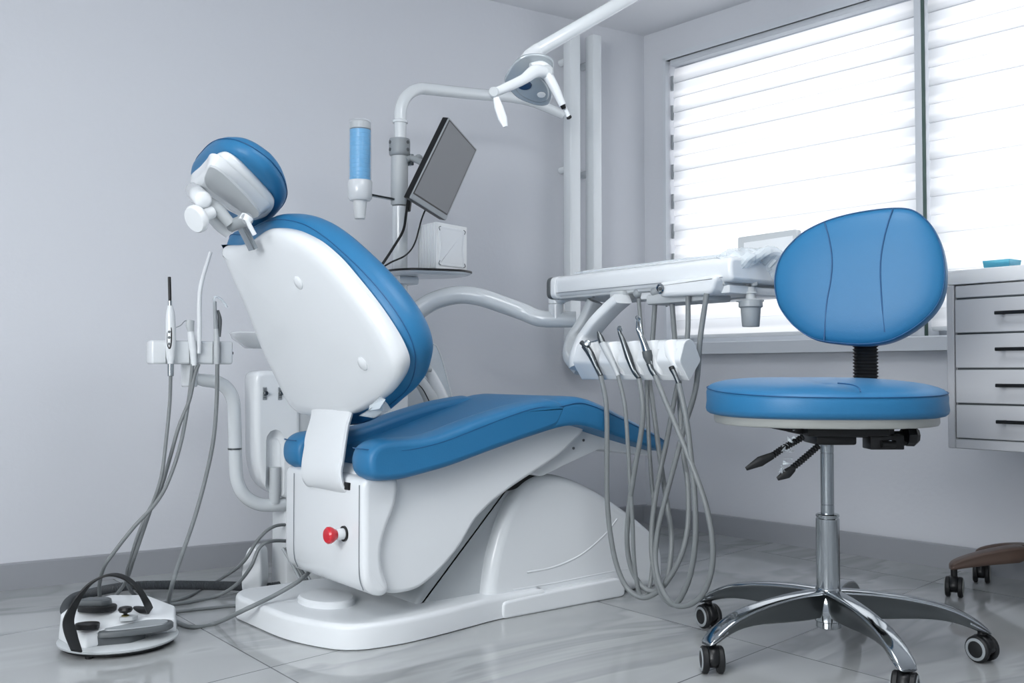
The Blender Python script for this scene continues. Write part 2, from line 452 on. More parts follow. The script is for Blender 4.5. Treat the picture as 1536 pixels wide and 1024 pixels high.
# wall pipes (square enamel heating pipes on the left wall)
def onL(px, py, off=0): return at(px, py, p=K-nl*off, n=nl)
def wallpipe(x0, x1, y0, y1, label, bend=False):
    a = onL(x0, 300, .075); b = onL(x1, 300, .075); c = (a+b)/2; w = (b-a).length
    zt_ = onL((x0+x1)/2, y0, .05).z; zb_ = onL((x0+x1)/2, y1, .05).z
    c.z = 0; R = frame(-dl, -nl, (0, 0, 1))
    t = thing('wall_pipe', c+V((0, 0, zb_)), label, 'pipe')
    bm = bmesh.new()
    if bend:
        # straight run then quarter bend to the right
        r = .05; pts = [c+V((0, 0, zt_)), c+V((0, 0, zb_+.12)), c+V((0, 0, zb_+.06))]
        for k in range(1, 7):
            an = math.pi/2*k/6; pts.append(c+V((0, 0, zb_+.06))-dl*.055*(1-math.cos(an))-V((0, 0, .055*math.sin(an))))
        pts.append(pts[-1]-dl*.03)
        rings = []
        for i, p in enumerate(pts):
            d = (pts[min(i+1, len(pts)-1)]-pts[max(i-1, 0)]).normalized(); s = nl.cross(d).normalized()
            rings.append([p+s*q.x*w+(-nl)*q.y*.05 for q in ell(.5, .5, 20, 7)])
        loft(bm, rings)
    else:
        box(bm, c+V((0, 0, (zt_+zb_)/2)), (w, .05, zt_-zb_), .004, 2, R=R)
    obj('pipe_body', bm, 'tube', t)
    for z in ((zt_-.10), (zt_+zb_)/2+.12):
        bm = bmesh.new(); cyl(bm, c+V((0, 0, z))-dl*.0, c+nl*.072+V((0, 0, z)), .014, be=.002)
        cyl(bm, c+nl*.03-dl*(w*.9)+V((0, 0, z)), c+nl*.03+V((0, 0, z)), .014, be=.002)
        obj('pipe_bracket', bm, 'tube', t)
    return t
wallpipe(850, 866, 52, 553, 'square white wall pipe bending right at its foot, nearer the dental pole', True)
wallpipe(884, 897, 59, 560, 'straight square white wall pipe nearer the room corner')

# unseen ceiling panels, added as fill light to brighten the room
def add_fill_panel(x, y, sx, sy, label):
    t = thing('fill_panel', (x, y, CEIL-.02), label, 'lamp', None)
    obj('fill_housing', B((x, y, CEIL-.012), (sx+.03, sy+.03, .022), .004, 2), 'white2', t)
    obj('diffuser', B((x, y, CEIL-.026), (sx, sy, .006)), 'panel', t)
add_fill_panel(1.25, 1.0, .7, .7, 'added square fill light panel on the ceiling between the camera and the patient chair')
add_fill_panel(-.3, .6, .6, .9, 'added oblong fill light panel on the ceiling over the left side of the room')

# unseen second window, added with a glowing pane for light from the left
bw = A_+(Cn-A_)*.55; wb2 = bmesh.new()
Rb = frame(dl, dr, (0, 0, 1))
box(wb2, bw-dl*.01+V((0, 0, 1.25)), (.05, 1.9, 1.16), .004, 1, R=Rb); struct('added_window', wb2, 'frame')
pn = bmesh.new(); box(pn, bw-dl*.04+V((0, 0, 1.25)), (.012, 1.8, 1.06), 0, R=Rb); struct('added_pane', pn, 'glowpane')
# daylight outside
def area(name, loc, tgt, sx, sy, power, col=(1, 1, 1)):
    l = bpy.data.lights.new(name, 'AREA'); l.shape = 'RECTANGLE'; l.size = sx; l.size_y = sy; l.energy = power; l.color = col
    o = bpy.data.objects.new(name, l); COL.objects.link(o); o.location = loc
    o.rotation_euler = (V(tgt)-V(loc)).to_track_quat('-Z', 'Y').to_euler(); return o
wc = K+dr*((s0+s1)/2)
area('daylight', wc+nr*.9+V((0, 0, 1.15)), wc+V((0, 0, 1.2)), 3.2, 1.8, DAY, (.975, .988, 1))
w = bpy.data.worlds.new('World'); C.world = w; w.use_nodes = True
w.node_tree.nodes['Background'].inputs[0].default_value = (.93, .96, 1, 1); w.node_tree.nodes['Background'].inputs[1].default_value = .6

# camera
cd = bpy.data.cameras.new('Camera'); cam = bpy.data.objects.new('Camera', cd); COL.objects.link(cam); C.camera = cam
cd.lens = 35; cd.sensor_width = 36; cam.location = EYE; cd.clip_start = .02
cam.rotation_euler = ray(768, 512).to_track_quat('-Z', 'Y').to_euler()
C.view_settings.view_transform = 'Standard'; C.view_settings.look = 'None'; C.view_settings.gamma = 1; C.view_settings.use_curve_mapping = False
C.view_settings.exposure = EXPO
# ================================================================ DENTAL CHAIR
ch = thing('dental_chair', (1.6, 2.12, 0), 'blue and white reclining dental patient chair standing in the middle of the room', 'dental chair')
XV = (1, 0, 0); YV = (0, 1, 0); ZV = (0, 0, 1)
def uz(bm, P, v0, v1, r, rr=.02, layers=None, mi=0, warp=None):
    """solid with a side outline in (u, z), extruded from v0 to v1, rims rounded by r"""
    return slab(bm, even(rpoly(P, rr), .005, 4) if rr else [V(p) for p in P], layers or soft(v0, v1, r), (0, 0, 0), XV, ZV, YV, mi, warp)
# floor plate
P = rpoly([(.955, 2.34), (.965, 2.06), (1.03, 1.90), (1.16, 1.885), (1.30, 1.905), (1.46, 1.935), (1.60, 1.93), (1.60, 2.38), (1.2, 2.40), (.99, 2.40)], [.05, .08, .07, .05, .05, .05, .01, .01, .03, .05])
obj('base_plate', S(P, [(0, .006), (.003, 0)]+[(h, d) for h, d in soft(.003, .056, .012)][5:]), 'white2', ch)
obj('base_cap', S(ell(.062, .085, 40, 2, 1.10, 2.14), [(.054, 0), (.066, .001), (.071, .006), (.072, .02)], ey=YV), 'white2', ch)
# arched rear cover of the base
AR = [(1.435, .0), (1.437, .07), (1.452, .15), (1.48, .225), (1.515, .285), (1.56, .322), (1.61, .338), (1.66, .334), (1.735, .312), (1.80, .283), (1.88, .238), (1.955, .192), (2.02, .145), (2.05, .10), (2.052, .0)]
bm = uz(bmesh.new(), AR, 1.955, 2.36, .026, .035)
obj('base_cover', bm, 'white', ch, sharp=50)
bm = bmesh.new()
arc = [at(*p, v=1.957) for p in [(790, 858), (830, 850), (870, 832), (905, 803), (925, 778)]]
tube(bm, arc, .0035, asp=1); obj('cover_crease', bm, 'white', ch)
bm = bmesh.new()
uz(bm, [(1.462, 0), (1.462, .042), (1.62, .048), (1.85, .052), (1.872, .03), (1.872, 0)], 1.928, 1.97, .006, .006)
obj('cover_skirt', bm, 'white', ch)
bm = bmesh.new(); tube(bm, [at(*p, v=1.957) for p in [(768, 884), (830, 874), (900, 860), (950, 851)]], .003); obj('cover_ridge', bm, 'white', ch)
# inner lifting column between tub and cover
bm = uz(bmesh.new(), [(1.24, .03), (1.27, .085), (1.45, .36), (1.60, .38), (1.57, .30), (1.50, .20), (1.46, .10), (1.455, .03)], 1.99, 2.22, .01, .01)
obj('lift_arm', bm, 'lgrey', ch)
bm = uz(bmesh.new(), [(1.40, .31), (1.48, .35), (1.58, .385), (1.68, .36), (1.60, .32), (1.52, .30)], 1.975, 2.20, .004, .01)  # black slab stands in for the shade in the opening under the tub
obj('dark_opening', bm, 'black', ch)
# tub under the seat
pts = [(600, 890), (627, 884), (651, 865), (674, 841), (694, 814), (713, 779), (741, 751), (772, 728), (807, 705), (842, 681), (879, 644)]
low = [(at(*p, v=1.9).x, at(*p, v=1.9).z) for p in pts]
TUB = [(1.075, .385), (1.075, .16), (1.10, .125), (1.13, .112)]+low+[(1.69, .476), (1.60, .475), (1.40, .43), (1.20, .385)]
obj('seat_tub', uz(bmesh.new(), TUB, 1.898, 2.262, .010, .02), 'white2', ch, sharp=50)
CV = [(1.052, .372), (1.052, .17), (1.058, .138), (1.078, .118), (1.105, .110), (1.124, .124), (1.110, .155), (1.103, .175), (1.100, .20), (1.103, .228), (1.118, .27), (1.134, .30), (1.141, .325), (1.143, .372)]
bm = uz(bmesh.new(), CV, 1.880, 2.270, .014, .02)
o = obj('rear_cover', bm, 'white', ch, sharp=60)
# vertical seams on the rear face
for vv in (1.896, 2.215):
    bm = T([(1.051, vv, .355), (1.051, vv, .20), (1.053, vv, .155), (1.062, vv, .130)], .0011, n=4, seg=6); obj('seam_line', bm, 'seam', ch)
# slot for the back bracket
obj('bracket_slot', B((1.062, 2.045, .348), (.03, .215, .016), .002, 2), 'black', ch)
# emergency stop
e0 = at(517, 800, u=1.052)
bm = LA([(.017, 0), (.017, .004), (.0, .004)], e0, (-1, 0, 0)); rg = obj('stop_button_ring', bm, 'black', ch, origin=e0)
obj('button_stem', LA([(.0125, .003), (.0125, .018), (.010, .022)], e0, (-1, 0, 0)), 'white', rg)
obj('button_head', LA([(.010, .020), (.016, .030), (.0185, .035), (.0185, .041), (.015, .045), (.0, .046)], e0, (-1, 0, 0)), 'red', rg, label='red mushroom emergency button')
# leg-rest underside
bm = uz(bmesh.new(), [(1.50, .372), (1.70, .462), (1.80, .435), (1.97, .378), (1.975, .366), (1.78, .395), (1.66, .36), (1.58, .335)], 1.93, 2.30, .002, .003)
obj('legrest_shell', bm, 'white2', ch)
for p in ((860, 672), (875, 660)):
    q = at(*p, v=1.93); obj('screw', CY(q, q+V((0, -.002, 0)), .0035, 12), 'dsteel', ch)

# seat cushion : stations along u -> (v0, v1, bottom, edge-top z, crown z of bolster)
def cush(bm, ST, v0, v1, dip, mi=0, rr=.5):
    rings = []
    for u, zb, zt, sh in ST:
        w = (v1-v0)/2-sh; c = (v0+v1)/2; h = zt-zb; P = []
        prof = [(-1, .12), (-1, .45), (-.995, .78), (-.975, .93), (-.93, 1.0), (-.86, 1.03), (-.76, 1.02), (-.66, 1-.35*dip), (-.55, 1-dip*.85), (-.35, 1-dip), (0, 1-dip*1.05)]
        prof = prof+[(-a, b) for a, b in prof[:-1][::-1]]+[(.97, .02), (.9, 0), (0, 0), (-.9, 0), (-.97, .02)]
        rings.append([V((u, c+a*w, zb+h*b)) for a, b in prof])
    return loft(bm, rings, mi)
SE = [(1.125, .372, .395, .09, .1), (1.14, .37, .412, .06, .1), (1.26, .382, .438, .03, .1), (1.40, .42, .484, .02, .08), (1.50, .445, .512, .006, .05), (1.57, .462, .531, 0, .02), (1.63, .467, .540, 0, 0), (1.68, .456, .532, 0, 0), (1.73, .441, .514, 0, 0),
      (1.80, .422, .487, .004, 0), (1.90, .396, .447, .012, 0), (1.97, .380, .420, .028, 0), (1.995, .384, .405, .05, 0)]
def sprof(dip):
    prof = [(-1, .15), (-1, .40), (-.998, .62), (-.99, .76), (-.972, .86), (-.94, .93), (-.90, .965), (-.84, .99), (-.76, 1.0), (-.62, 1-.3*dip), (-.45, 1-dip*.85), (-.25, 1-dip), (0, 1-dip*1.05)]
    return prof+[(-a, b) for a, b in prof[:-1][::-1]]+[(.985, .02), (.9, 0), (0, 0), (-.9, 0), (-.985, .02)]
VF = 2.275
rings = []
for u, zb, zt, sh, dp in SE:
    w = (VF-1.842)/2-sh; c = (1.842+VF)/2
    rings.append([V((u, c+a*w, zb+(zt-zb)*b)) for a, b in sprof(dp)])
obj('seat_cushion', loft(bmesh.new(), rings), 'blue', ch, sharp=60, sub=1)
for nm, a, b in (('near', 1.842, 1.930), ('far', 2.185, 2.277)):
    P = rpoly([(1.045, .385), (1.045, .430), (1.075, .452), (1.20, .452), (1.34, .492), (1.46, .520), (1.56, .532), (1.60, .515), (1.57, .463), (1.40, .423), (1.25, .385), (1.12, .363), (1.06, .367)], [.02, .02, .03, .04, .04, .04, .02, .01, .01, .04, .03, .03, .02])
    P = even(P, .006, 5)
    ly = [(0, .015), (.002, .009), (.006, .004), (.014, .001), (.025, 0)]
    L = [(a+h, d) for h, d in ly]+[((a+b)/2, -.003)]+[(b-h, d) for h, d in ly[::-1]]
    obj('side_bolster', S(P, L, (0, 0, 0), XV, ZV, YV), 'blue', ch, sharp=60)
# stitching along the near side and across the rear lobes
st = []
for u, zb, zt, sh, dp in SE[5:]: st.append(V((u, 1.842+sh+.0015, zb+(zt-zb)*.74)))
st = [V((1.10, 1.8435, .428)), V((1.16, 1.8425, .431)), V((1.24, 1.8425, .445)), V((1.33, 1.8425, .470)), V((1.42, 1.8425, .495)), V((1.50, 1.8425, .512))]+st[:-1]
obj('seam_line', T(st, .0012, n=6, seg=6), 'bseam', ch)
obj('seam_line', T([(1.050, 1.922, .434), (1.044, 1.905, .434), (1.046, 1.875, .434), (1.06, 1.856, .432), (1.08, 1.847, .429), (1.10, 1.8435, .428)], .0012, n=5, seg=6), 'bseam', ch)
obj('seam_line', T([(1.046, 2.195, .434), (1.043, 2.235, .434), (1.047, 2.262, .434), (1.058, 2.275, .433)], .0012, n=5, seg=6), 'bseam', ch)

# ---- backrest, tilted frame
B0 = V((1.10, 2.12, .50)); w_ = V((-.423, 0, .906)); n_ = V((-.906, 0, -.423))
def onB(px, py, d=0):
    q = at(px, py, p=B0+n_*d, n=n_); return V((q.y-B0.y, (q-B0).dot(w_)))
shell_px = [(333, 374), (340, 370.5), (354, 370), (370, 366), (385, 355), (402, 345), (428, 348), (450, 357), (470, 369), (497, 393), (520, 420), (542, 447), (562, 474), (582, 505), (594, 528), (601, 549), (598, 568), (586, 588), (572, 600), (548, 615), (520, 624), (486, 625), (455, 622), (441, 612), (431, 598), (415, 565), (398, 530), (382, 490), (366, 450), (349, 412)]
O = even(csm([onB(*p) for p in shell_px], 3), .005, 6)
bow = lambda x, y, h: -.10*(x+.05)**2*4*.25
bm = S(O, [(-.030, .006), (-.022, .003), (-.012, 0), (-.004, .0005), (.003, .004), (.008, .010), (.0115, .019), (.0125, ('s', .85)), (.014, ('s', .6)), (.015, ('s', .2))], B0, YV, w_, n_)
obj('backrest_shell', bm, 'white', ch, sharp=60)
cpx = [(352, 352), (372, 346), (392, 334), (415, 324), (440, 323), (470, 331), (500, 350), (530, 376), (560, 405), (592, 442), (620, 484), (634, 520), (635, 548), (624, 578), (600, 600), (570, 624), (540, 633), (500, 630), (462, 612), (435, 580), (415, 540), (395, 490), (375, 430)]
O2 = csm([onB(*p, d=-.065) for p in cpx], 4)
O2 = even(O2, .006, 3)
O2 = even([V((min(p.x, .215-max(0, .25-p.y)*.2) if p.y < .40 else p.x, p.y)) for p in O2], .006, 4)
bm = S(O2, [(-.022, .040), (-.028, .020), (-.036, .012), (-.046, .004), (-.058, 0), (-.075, 0), (-.092, .006), (-.104, .016), (-.112, .034), (-.117, .060), (-.119, ('s', .55)), (-.120, ('s', .2))], B0, YV, w_, n_)
obj('backrest_cushion', bm, 'blue', ch, sharp=60)
sm_ = inset(O2, .0055); obj('seam_line', T([B0+YV_*p.x+w_*p.y-n_*.044 for p in sm_[2:60]] if False else [B0+V(YV)*p.x+w_*p.y-n_*.046 for p in inset(O2, .0035)], .0012, n=1, seg=6), 'bseam', ch)
for p in ((456, 420), (552, 541)):
    q = onB(*p); c = B0+V(YV)*q.x+w_*q.y+n_*.0145
    obj('round_cap', LA([(.0155, -.003), (.0155, .001), (.012, .004), (0, .0055)], c, n_), 'white', ch)
# bracket from backrest down into the tub
bp = [(1.092, .54), (1.088, .50), (1.066, .45), (1.050, .405), (1.043, .37), (1.048, .345), (1.060, .335)]
bw = [.185, .185, .176, .184, .190, .184, .18]
band_pts = [V((a, (2.108, 2.10, 2.078, 2.062, 2.052, 2.046, 2.046)[i], b)) for i, (a, b) in enumerate(bp)]
bm = BD(band_pts, bw, .016, YV, n=6); obj('back_bracket', bm, 'white2', ch, sharp=50)
# clear wrap hanging at the foot of the backrest cushion
bm = bmesh.new()
wp = [at(*p, v=1.78) for p in [(542, 622), (560, 606), (578, 592), (588, 605), (584, 618), (566, 630)]]
g = random.Random(3); ctr = sum(wp, V((0, 0, 0)))/len(wp)
vs = [bm.verts.new(q+V((g.uniform(-.01, .01), g.uniform(-.01, .01), g.uniform(-.006, .006)))) for q in wp]
mid = [bm.verts.new(ctr+(q-ctr)*.5+V((g.uniform(-.012, .012), g.uniform(-.02, .02), g.uniform(-.006, .006)))) for q in wp]; cc = bm.verts.new(ctr+V((-.01, -.015, 0)))
for i in range(6):
    j = (i+1) % 6; bm.faces.new((vs[i], vs[j], mid[j], mid[i])); bm.faces.new((mid[i], mid[j], cc))
o = obj('wrap_film', bm, 'film', ch, sharp=20, label='crumpled clear film tag'); md = o.modifiers.new('t', 'SOLIDIFY'); md.thickness = .0012
bm = bmesh.new(); slab(bm, [V((onB(*p, d=-.01).x, onB(*p, d=-.01).y)) for p in [(575, 589), (596, 572), (584, 596), (545, 622), (538, 620)]], [(-.012, 0), (-.015, .002)], B0, YV, w_, n_)
bm.free()

# ---- headrest
H0 = V((.87, 2.10, 1.01)); hw = V((-.84, 0, .54)).normalized(); hn = V((-.54, 0, -.84)).normalized()
def onH(px, py, d=0):
    q = at(px, py, p=H0+hn*d, n=hn); return V((q.y-H0.y, (q-H0).dot(hw)))
hp = [(290, 274), (291, 262), (303, 249), (318, 237), (331, 232), (345, 238), (364, 253), (386, 275), (405, 298), (409, 310), (401, 323), (384, 329), (370, 325), (345, 313), (320, 297), (300, 284)]
O = csm([onH(*p) for p in hp], 4)
bm = S(O, [(-.016, .012), (-.012, .003), (-.006, 0), (.002, .001), (.008, .006), (.011, .014), (.012, ('s', .5))], H0, YV, hw, hn); obj('headrest_shell', bm, 'white', ch, sharp=60)
cp = [(290, 256), (291, 244), (299, 233), (312, 220), (328, 213), (348, 214), (369, 222), (388, 234), (405, 248), (420, 268), (427, 288), (426, 302), (418, 316), (400, 331), (380, 333), (350, 320), (320, 300), (300, 280)]
O = csm([onH(*p, d=-.035) for p in cp], 4)
bm = S(O, [(-.010, .030), (-.014, .014), (-.020, .004), (-.030, 0), (-.042, 0), (-.054, .006), (-.063, .016), (-.069, .034), (-.072, ('s', .55)), (-.073, ('s', .2))], H0, YV, hw, hn)
obj('headrest_cushion', bm, 'blue', ch, sharp=60)
obj('seam_line', T([H0+V(YV)*p.x+hw*p.y-hn*.044 for p in inset(O, -.0004)]+[H0+V(YV)*O[0].x+hw*O[0].y-hn*.044], .0011, n=1, seg=6), 'bseam', ch)
hp = [(284, 292), (283, 278), (296, 266), (306, 255), (312, 247), (322, 250), (345, 268), (368, 290), (388, 312), (392, 320), (384, 328), (368, 327), (350, 314), (328, 306), (306, 303), (292, 302)]
O = csm([onH(*p, d=.03) for p in hp], 4)
bm = S(O, [(.006, -.008), (.016, -.003), (.026, 0), (.034, .003), (.039, .009), (.041, .018), (.042, ('s', .4))], H0, YV, hw, hn); hs = obj('headrest_housing', bm, 'white', ch, sharp=60)
O = csm([onH(*p, d=.043) for p in [(309, 258), (315, 250), (330, 257), (350, 275), (372, 298), (389, 320), (382, 327), (366, 321), (348, 308), (330, 296), (312, 282), (306, 270)]], 4)
obj('recessed_panel', S(O, [(.038, 0), (.0432, .001), (.0436, .004)], H0, YV, hw, hn), 'lgrey', hs)
for p in ((347, 262), (389, 303)):
    q = onH(*p, d=.012); c = H0+V(YV)*q.x+hw*q.y+hn*.0105; obj('screw', CY(c, c+hn*.002, .003, 12), 'dsteel', ch)
# pivot arm, knob, neck post
def HZ(px, py, v=2.10): return at(px, py, v=v)
def face(p): return (EYE-V(p)).normalized()
a, b = HZ(286, 292, 2.16), HZ(300, 303, 2.06)
bm = CY(HZ(290, 285, 2.20), HZ(305, 300, 2.05), .018, be=.004)
tube(bm, [HZ(300, 300), HZ(315, 315), HZ(330, 335), HZ(345, 348)], [.020, .019, .018, .016], n=4, asp=.75); obj('pivot_arm', bm, 'white', ch, sharp=50)
bm = bmesh.new(); tube(bm, [HZ(308, 300, 2.07), HZ(325, 312, 2.07), HZ(345, 335, 2.07)], [.012, .015, .012], n=4, asp=.8); obj('pivot_link', bm, 'lgrey', ch, sharp=50)
kc = HZ(299, 326, 2.06); kd = V((-.80, -.25, -.42)).normalized()
bm = LA([(.014, -.035), (.014, -.004), (.026, -.002), (.030, .004), (.030, .012), (.027, .016), (.0, .0175)], kc, kd); obj('locking_knob', bm, 'white', ch)
bm = CY(HZ(344, 340, 2.10), HZ(372, 328, 2.02), .0135, be=.002); obj('pivot_pin', bm, 'grey', ch)
bm = bmesh.new(); cyl(bm, HZ(366, 333, 2.03), HZ(371, 325, 2.03), .014); tube(bm, [HZ(370, 330, 2.02), HZ(382, 352, 2.02)], .005, smooth=False); obj('pivot_yoke', bm, 'white', ch)
bm = BD([HZ(360, 336, 2.09), HZ(368, 350, 2.09), HZ(380, 374, 2.09)], .034, .012, YV, n=3); obj('neck_post', bm, 'alu', ch)
# ================================================================ DENTIST STOOL
def camv(x, z): return V((CS*x+SN*z, -SN*x+CS*z, 0))           # floor-plane vector: right, away
SC = camv(.672, 2.13); SQ = camv(.664, 2.13)
st = thing('dental_stool', SC, 'blue upholstered dentist stool with backrest on a five-star chrome base', 'stool')
def caster(parent, c, axis, wr=.027, stem_top=.062, rimm='grey', hood='black'):
    """twin-wheel caster whose wheels touch the floor at c; axis = wheel axle direction"""
    ax = V(axis).normalized(); fw = V((-ax.y, ax.x, 0)); o = V((c[0], c[1], wr))
    hb = bmesh.new()
    P = []
    for k in range(13):
        a = math.radians(-20+k*200/12); P.append(V((math.cos(a)*(wr+.001), math.sin(a)*(wr+.003))))
    P += [V((-wr*.55, -wr*.45)), V((wr*.5, -wr*.4))]
    slab(hb, P, [(-.010, .003), (-.007, 0), (.007, 0), (.010, .003)], o, fw, ZV, ax)
    cyl(hb, (o.x+fw.x*.0, o.y, wr*1.4), (o.x, o.y, stem_top), .0085, 16)
    cs = obj('caster', hb, hood, parent, sharp=45)
    for s in (-1, 1):
        wb = LA([(wr*.55, .009), (wr*.9, .009), (wr, .0115), (wr, .0185), (wr*.9, .0215), (wr*.80, .0220), (wr*.6, .0222), (wr*.55, .0228), (0, .023)], o, ax*s, 28)
        wh = obj('wheel', wb, 'black2', cs)
        rb = LA([(wr*.84, .0205), (wr*.84, .0226), (wr*.64, .0236), (wr*.62, .0215)], o, ax*s, 28)
        obj('wheel_rim', rb, rimm, cs)
    return cs
def starbase(parent, c, R_, ang, m, hub, arms, wood=False, axles=None):
    for k, a in enumerate(ang):
        if k not in arms: continue
        d = camv(math.cos(math.radians(a)), math.sin(math.radians(a))); s = V((-d.y, d.x, 0))
        # stations: r, top z, bottom z, half width top, half width bottom
        if wood: SX = [(.02, .142, .092, .030, .024), (.10, .138, .09, .026, .022), (.20, .122, .082, .022, .02), (.28, .104, .074, .02, .018), (.305, .094, .07, .016, .014), (.312, .084, .072, .010, .010)]
        else: SX = [(.012, .139, .078, .022, .014), (.03, .139, .076, .021, .011), (.08, .138, .075, .0195, .009), (.15, .132, .080, .0185, .009), (.21, .121, .082, .019, .010), (.25, .110, .077, .0205, .012), (.28, .095, .068, .020, .018), (.30, .083, .060, .021, .020), (.315, .070, .057, .019, .019), (.322, .060, .056, .015, .016)]
        bm = bmesh.new(); rings = []
        for r, zt_, zb_, wt, wb in SX:
            r = r*R_/.31; h = zt_-zb_; cr = min(.007, h*.3); p = c+d*r
            pts = [(-wb, zb_), (-wb, zb_+h*.45), (-wt*.85, zt_-cr*1.9), (-wt, zt_-cr), (-wt*.93, zt_-cr*.45), (-wt*.7, zt_-cr*.1), (0, zt_), (wt*.7, zt_-cr*.1), (wt*.93, zt_-cr*.45), (wt, zt_-cr), (wt*.85, zt_-cr*1.9), (wb, zb_+h*.45), (wb, zb_)]
            rings.append([p+s*x+V((0, 0, z)) for x, z in pts])
        loft(bm, rings)
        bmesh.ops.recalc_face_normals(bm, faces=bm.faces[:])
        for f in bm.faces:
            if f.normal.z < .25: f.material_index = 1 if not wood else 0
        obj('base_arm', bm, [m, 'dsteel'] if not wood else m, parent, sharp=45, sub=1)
    return
ANG = [-82, -10, 62, 134, 206]
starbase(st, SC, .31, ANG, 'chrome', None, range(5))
AX = [150, 30, 20, 25, 0]
for a, axl in zip(ANG, AX):
    d = camv(math.cos(math.radians(a)), math.sin(math.radians(a))); p = SC+d*.305
    al = camv(math.cos(math.radians(axl)), math.sin(math.radians(axl)))
    caster(st, p, al)
def zc(py, Z=2.13): return .6-(py-556)/FP*Z
bm = LA([(.0, .058), (.020, .055), (.026, .058), (.026, .070), (.029, .072), (.0295, .134), (.024, .142)], SC); obj('hub', bm, 'chrome', st)
bm = LA([(.0243, .138), (.0243, .286), (.0225, .288), (.0225, .290), (.0243, .291), (.0243, .2945), (.022, .2965), (.0, .2965)], SC, seg=40); obj('gas_column', bm, 'chrome', st)
bm = LA([(.0137, .29), (.0137, .315), (.0130, .3155), (.0130, .3165), (.0137, .317), (.0137, .424), (.0130, .4245), (.0130, .426), (.0137, .4265), (.0137, .445), (.016, .447), (.016, .455)], SC, seg=32); obj('piston_rod', bm, 'alu', st)
# seat
rt = camv(1, 0); aw = camv(0, 1)
seatO = ell(.243, .232, 64, 2.35)
seatO = [V((p.x, p.y-(.010*math.exp(-(p.x/.05)**2) if p.y > 0 else -.0*0)-0)) for p in seatO]
def dome(x, y, h): return (.012*(y/.236) if h > .55 else 0)+(-.006*math.exp(-(x/.03)**2) if h > .57 and y < .1 else 0)
L = [(.505, .020), (.508, .008), (.513, .002), (.520, 0), (.535, .002), (.552, .0015), (.560, .004), (.566, .010), (.570, .020), (.574, .035), (.577, .06), (.579, ('s', .55)), (.579, ('s', .3)), (.579, ('s', .1))]
seat = obj('seat_cushion', S(seatO, L, SQ, rt, aw, ZV, warp=dome), 'blue', st, sharp=60)
sl = [SQ+rt*p.x+aw*p.y+V((0, 0, .5605+dome(p.x, p.y, .56))) for p in inset(seatO, .0026)]
obj('seam_line', T(sl+[sl[0]], .0012, n=1, seg=6), 'bseam', st)
obj('seam_line', T([SQ+rt*0+aw*y+V((0, 0, z)) for y, z in [(-.2315, .560), (-.224, .5665), (-.205, .571), (-.17, .5735), (-.10, .575)]], .0014, n=3, seg=6), 'bseam', st)
obj('seat_underplate', S(ell(.226, .213, 56, 2.3), [(.487, .010), (.4885, .003), (.493, 0), (.507, 0)], SQ, rt, aw, ZV), 'ring', st)
# mechanism
def SP(px, py, Z=2.10): 
    d = ray(px, py); X = (px-768)/FP; t = Z; return EYE+d*(Z/(SN*d.x+CS*d.y))
bm = bmesh.new()
Rm = frame(rt, aw, ZV)
box(bm, SC+V((0, 0, .474))+rt*.02, (.17, .16, .018), .003, 2, R=Rm)
box(bm, SC+V((0, 0, .456))+rt*.005, (.085, .10, .022), .005, 2, R=Rm)
loft(bm, [[SC+rt*x+aw*y+V((0, 0, z)) for y, z in ((-.05, .482), (.05, .482), (.05, zb2), (-.05, zb2))] for x, zb2 in ((-.13, .480), (-.08, .470), (.0, .462), (.11, .460), (.125, .470))])
mech = obj('tilt_mechanism', bm, 'black', st, sharp=35)
bm = bmesh.new(); box(bm, SC+rt*.105+aw*-.04+V((0, 0, .452)), (.07, .05, .03), .002, 2, R=Rm); cyl(bm, SC+rt*.09+aw*-.07+V((0, 0, .449)), SC+rt*.12+aw*-.066+V((0, 0, .449)), .008, 12); obj('tension_block', bm, 'black', st)
obj('bolt', CY(SC+rt*.108+aw*-.067+V((0, 0, .452)), SC+rt*.108+aw*-.072+V((0, 0, .452)), .005, 12), 'alu', st)
ka, kb = SC+rt*.12+V((0, 0, .463))-aw*.02, SC+rt*.150+V((0, 0, .463))-aw*.02
bm = CY(ka, kb, .010, 16); cyl(bm, kb, kb+rt*.010, .016, 8, be=.003, r2=.022); cyl(bm, kb+rt*.010, kb+rt*.027, .022, 8, r2=.0225); cyl(bm, kb+rt*.027, kb+rt*.036, .0225, 8, r2=.015); obj('tilt_knob', bm, 'black', st, sharp=25)
for pts, nm in (([(1205, 655), (1175, 672), (1159, 683)], [(1159, 683), (1140, 692), (1119, 703)]), ([(1228, 668), (1205, 688), (1188, 702)], [(1190, 702), (1180, 710), (1166, 718)])):
    q = [SP(*p, 2.02) for p in pts]
    lv = obj('adjust_lever', T(q, .0065, n=4, rib=(.0055, .0011)), 'black', st, sharp=30)
    q = [SP(*p, 2.02) for p in nm]
    obj('lever_grip', T(q, [.007, .0105, .004], n=4, asp=.6, seg=10), 'black2', lv, sharp=50)
bm = bmesh.new(); g = random.Random(5)
q0 = [SP(1192, 650, 2.0), SP(1178, 668, 2.0), SP(1186, 684, 2.0), SP(1176, 702, 2.0), SP(1168, 714, 2.0)]
for a, b in zip(q0, q0[1:]):
    for k in range(5):
        p = a.lerp(b, k/5); vs = [bm.verts.new(p+V([g.uniform(-.008, .008) for _ in range(3)])) for _ in range(3)]; bm.faces.new(vs)
bmesh.ops.recalc_face_normals(bm, faces=bm.faces[:])
fo = obj('wrap_film', bm, 'film', st, sharp=10, label='torn clear packaging film'); fo['kind'] = 'stuff'
md = fo.modifiers.new('t', 'SOLIDIFY'); md.thickness = .0006
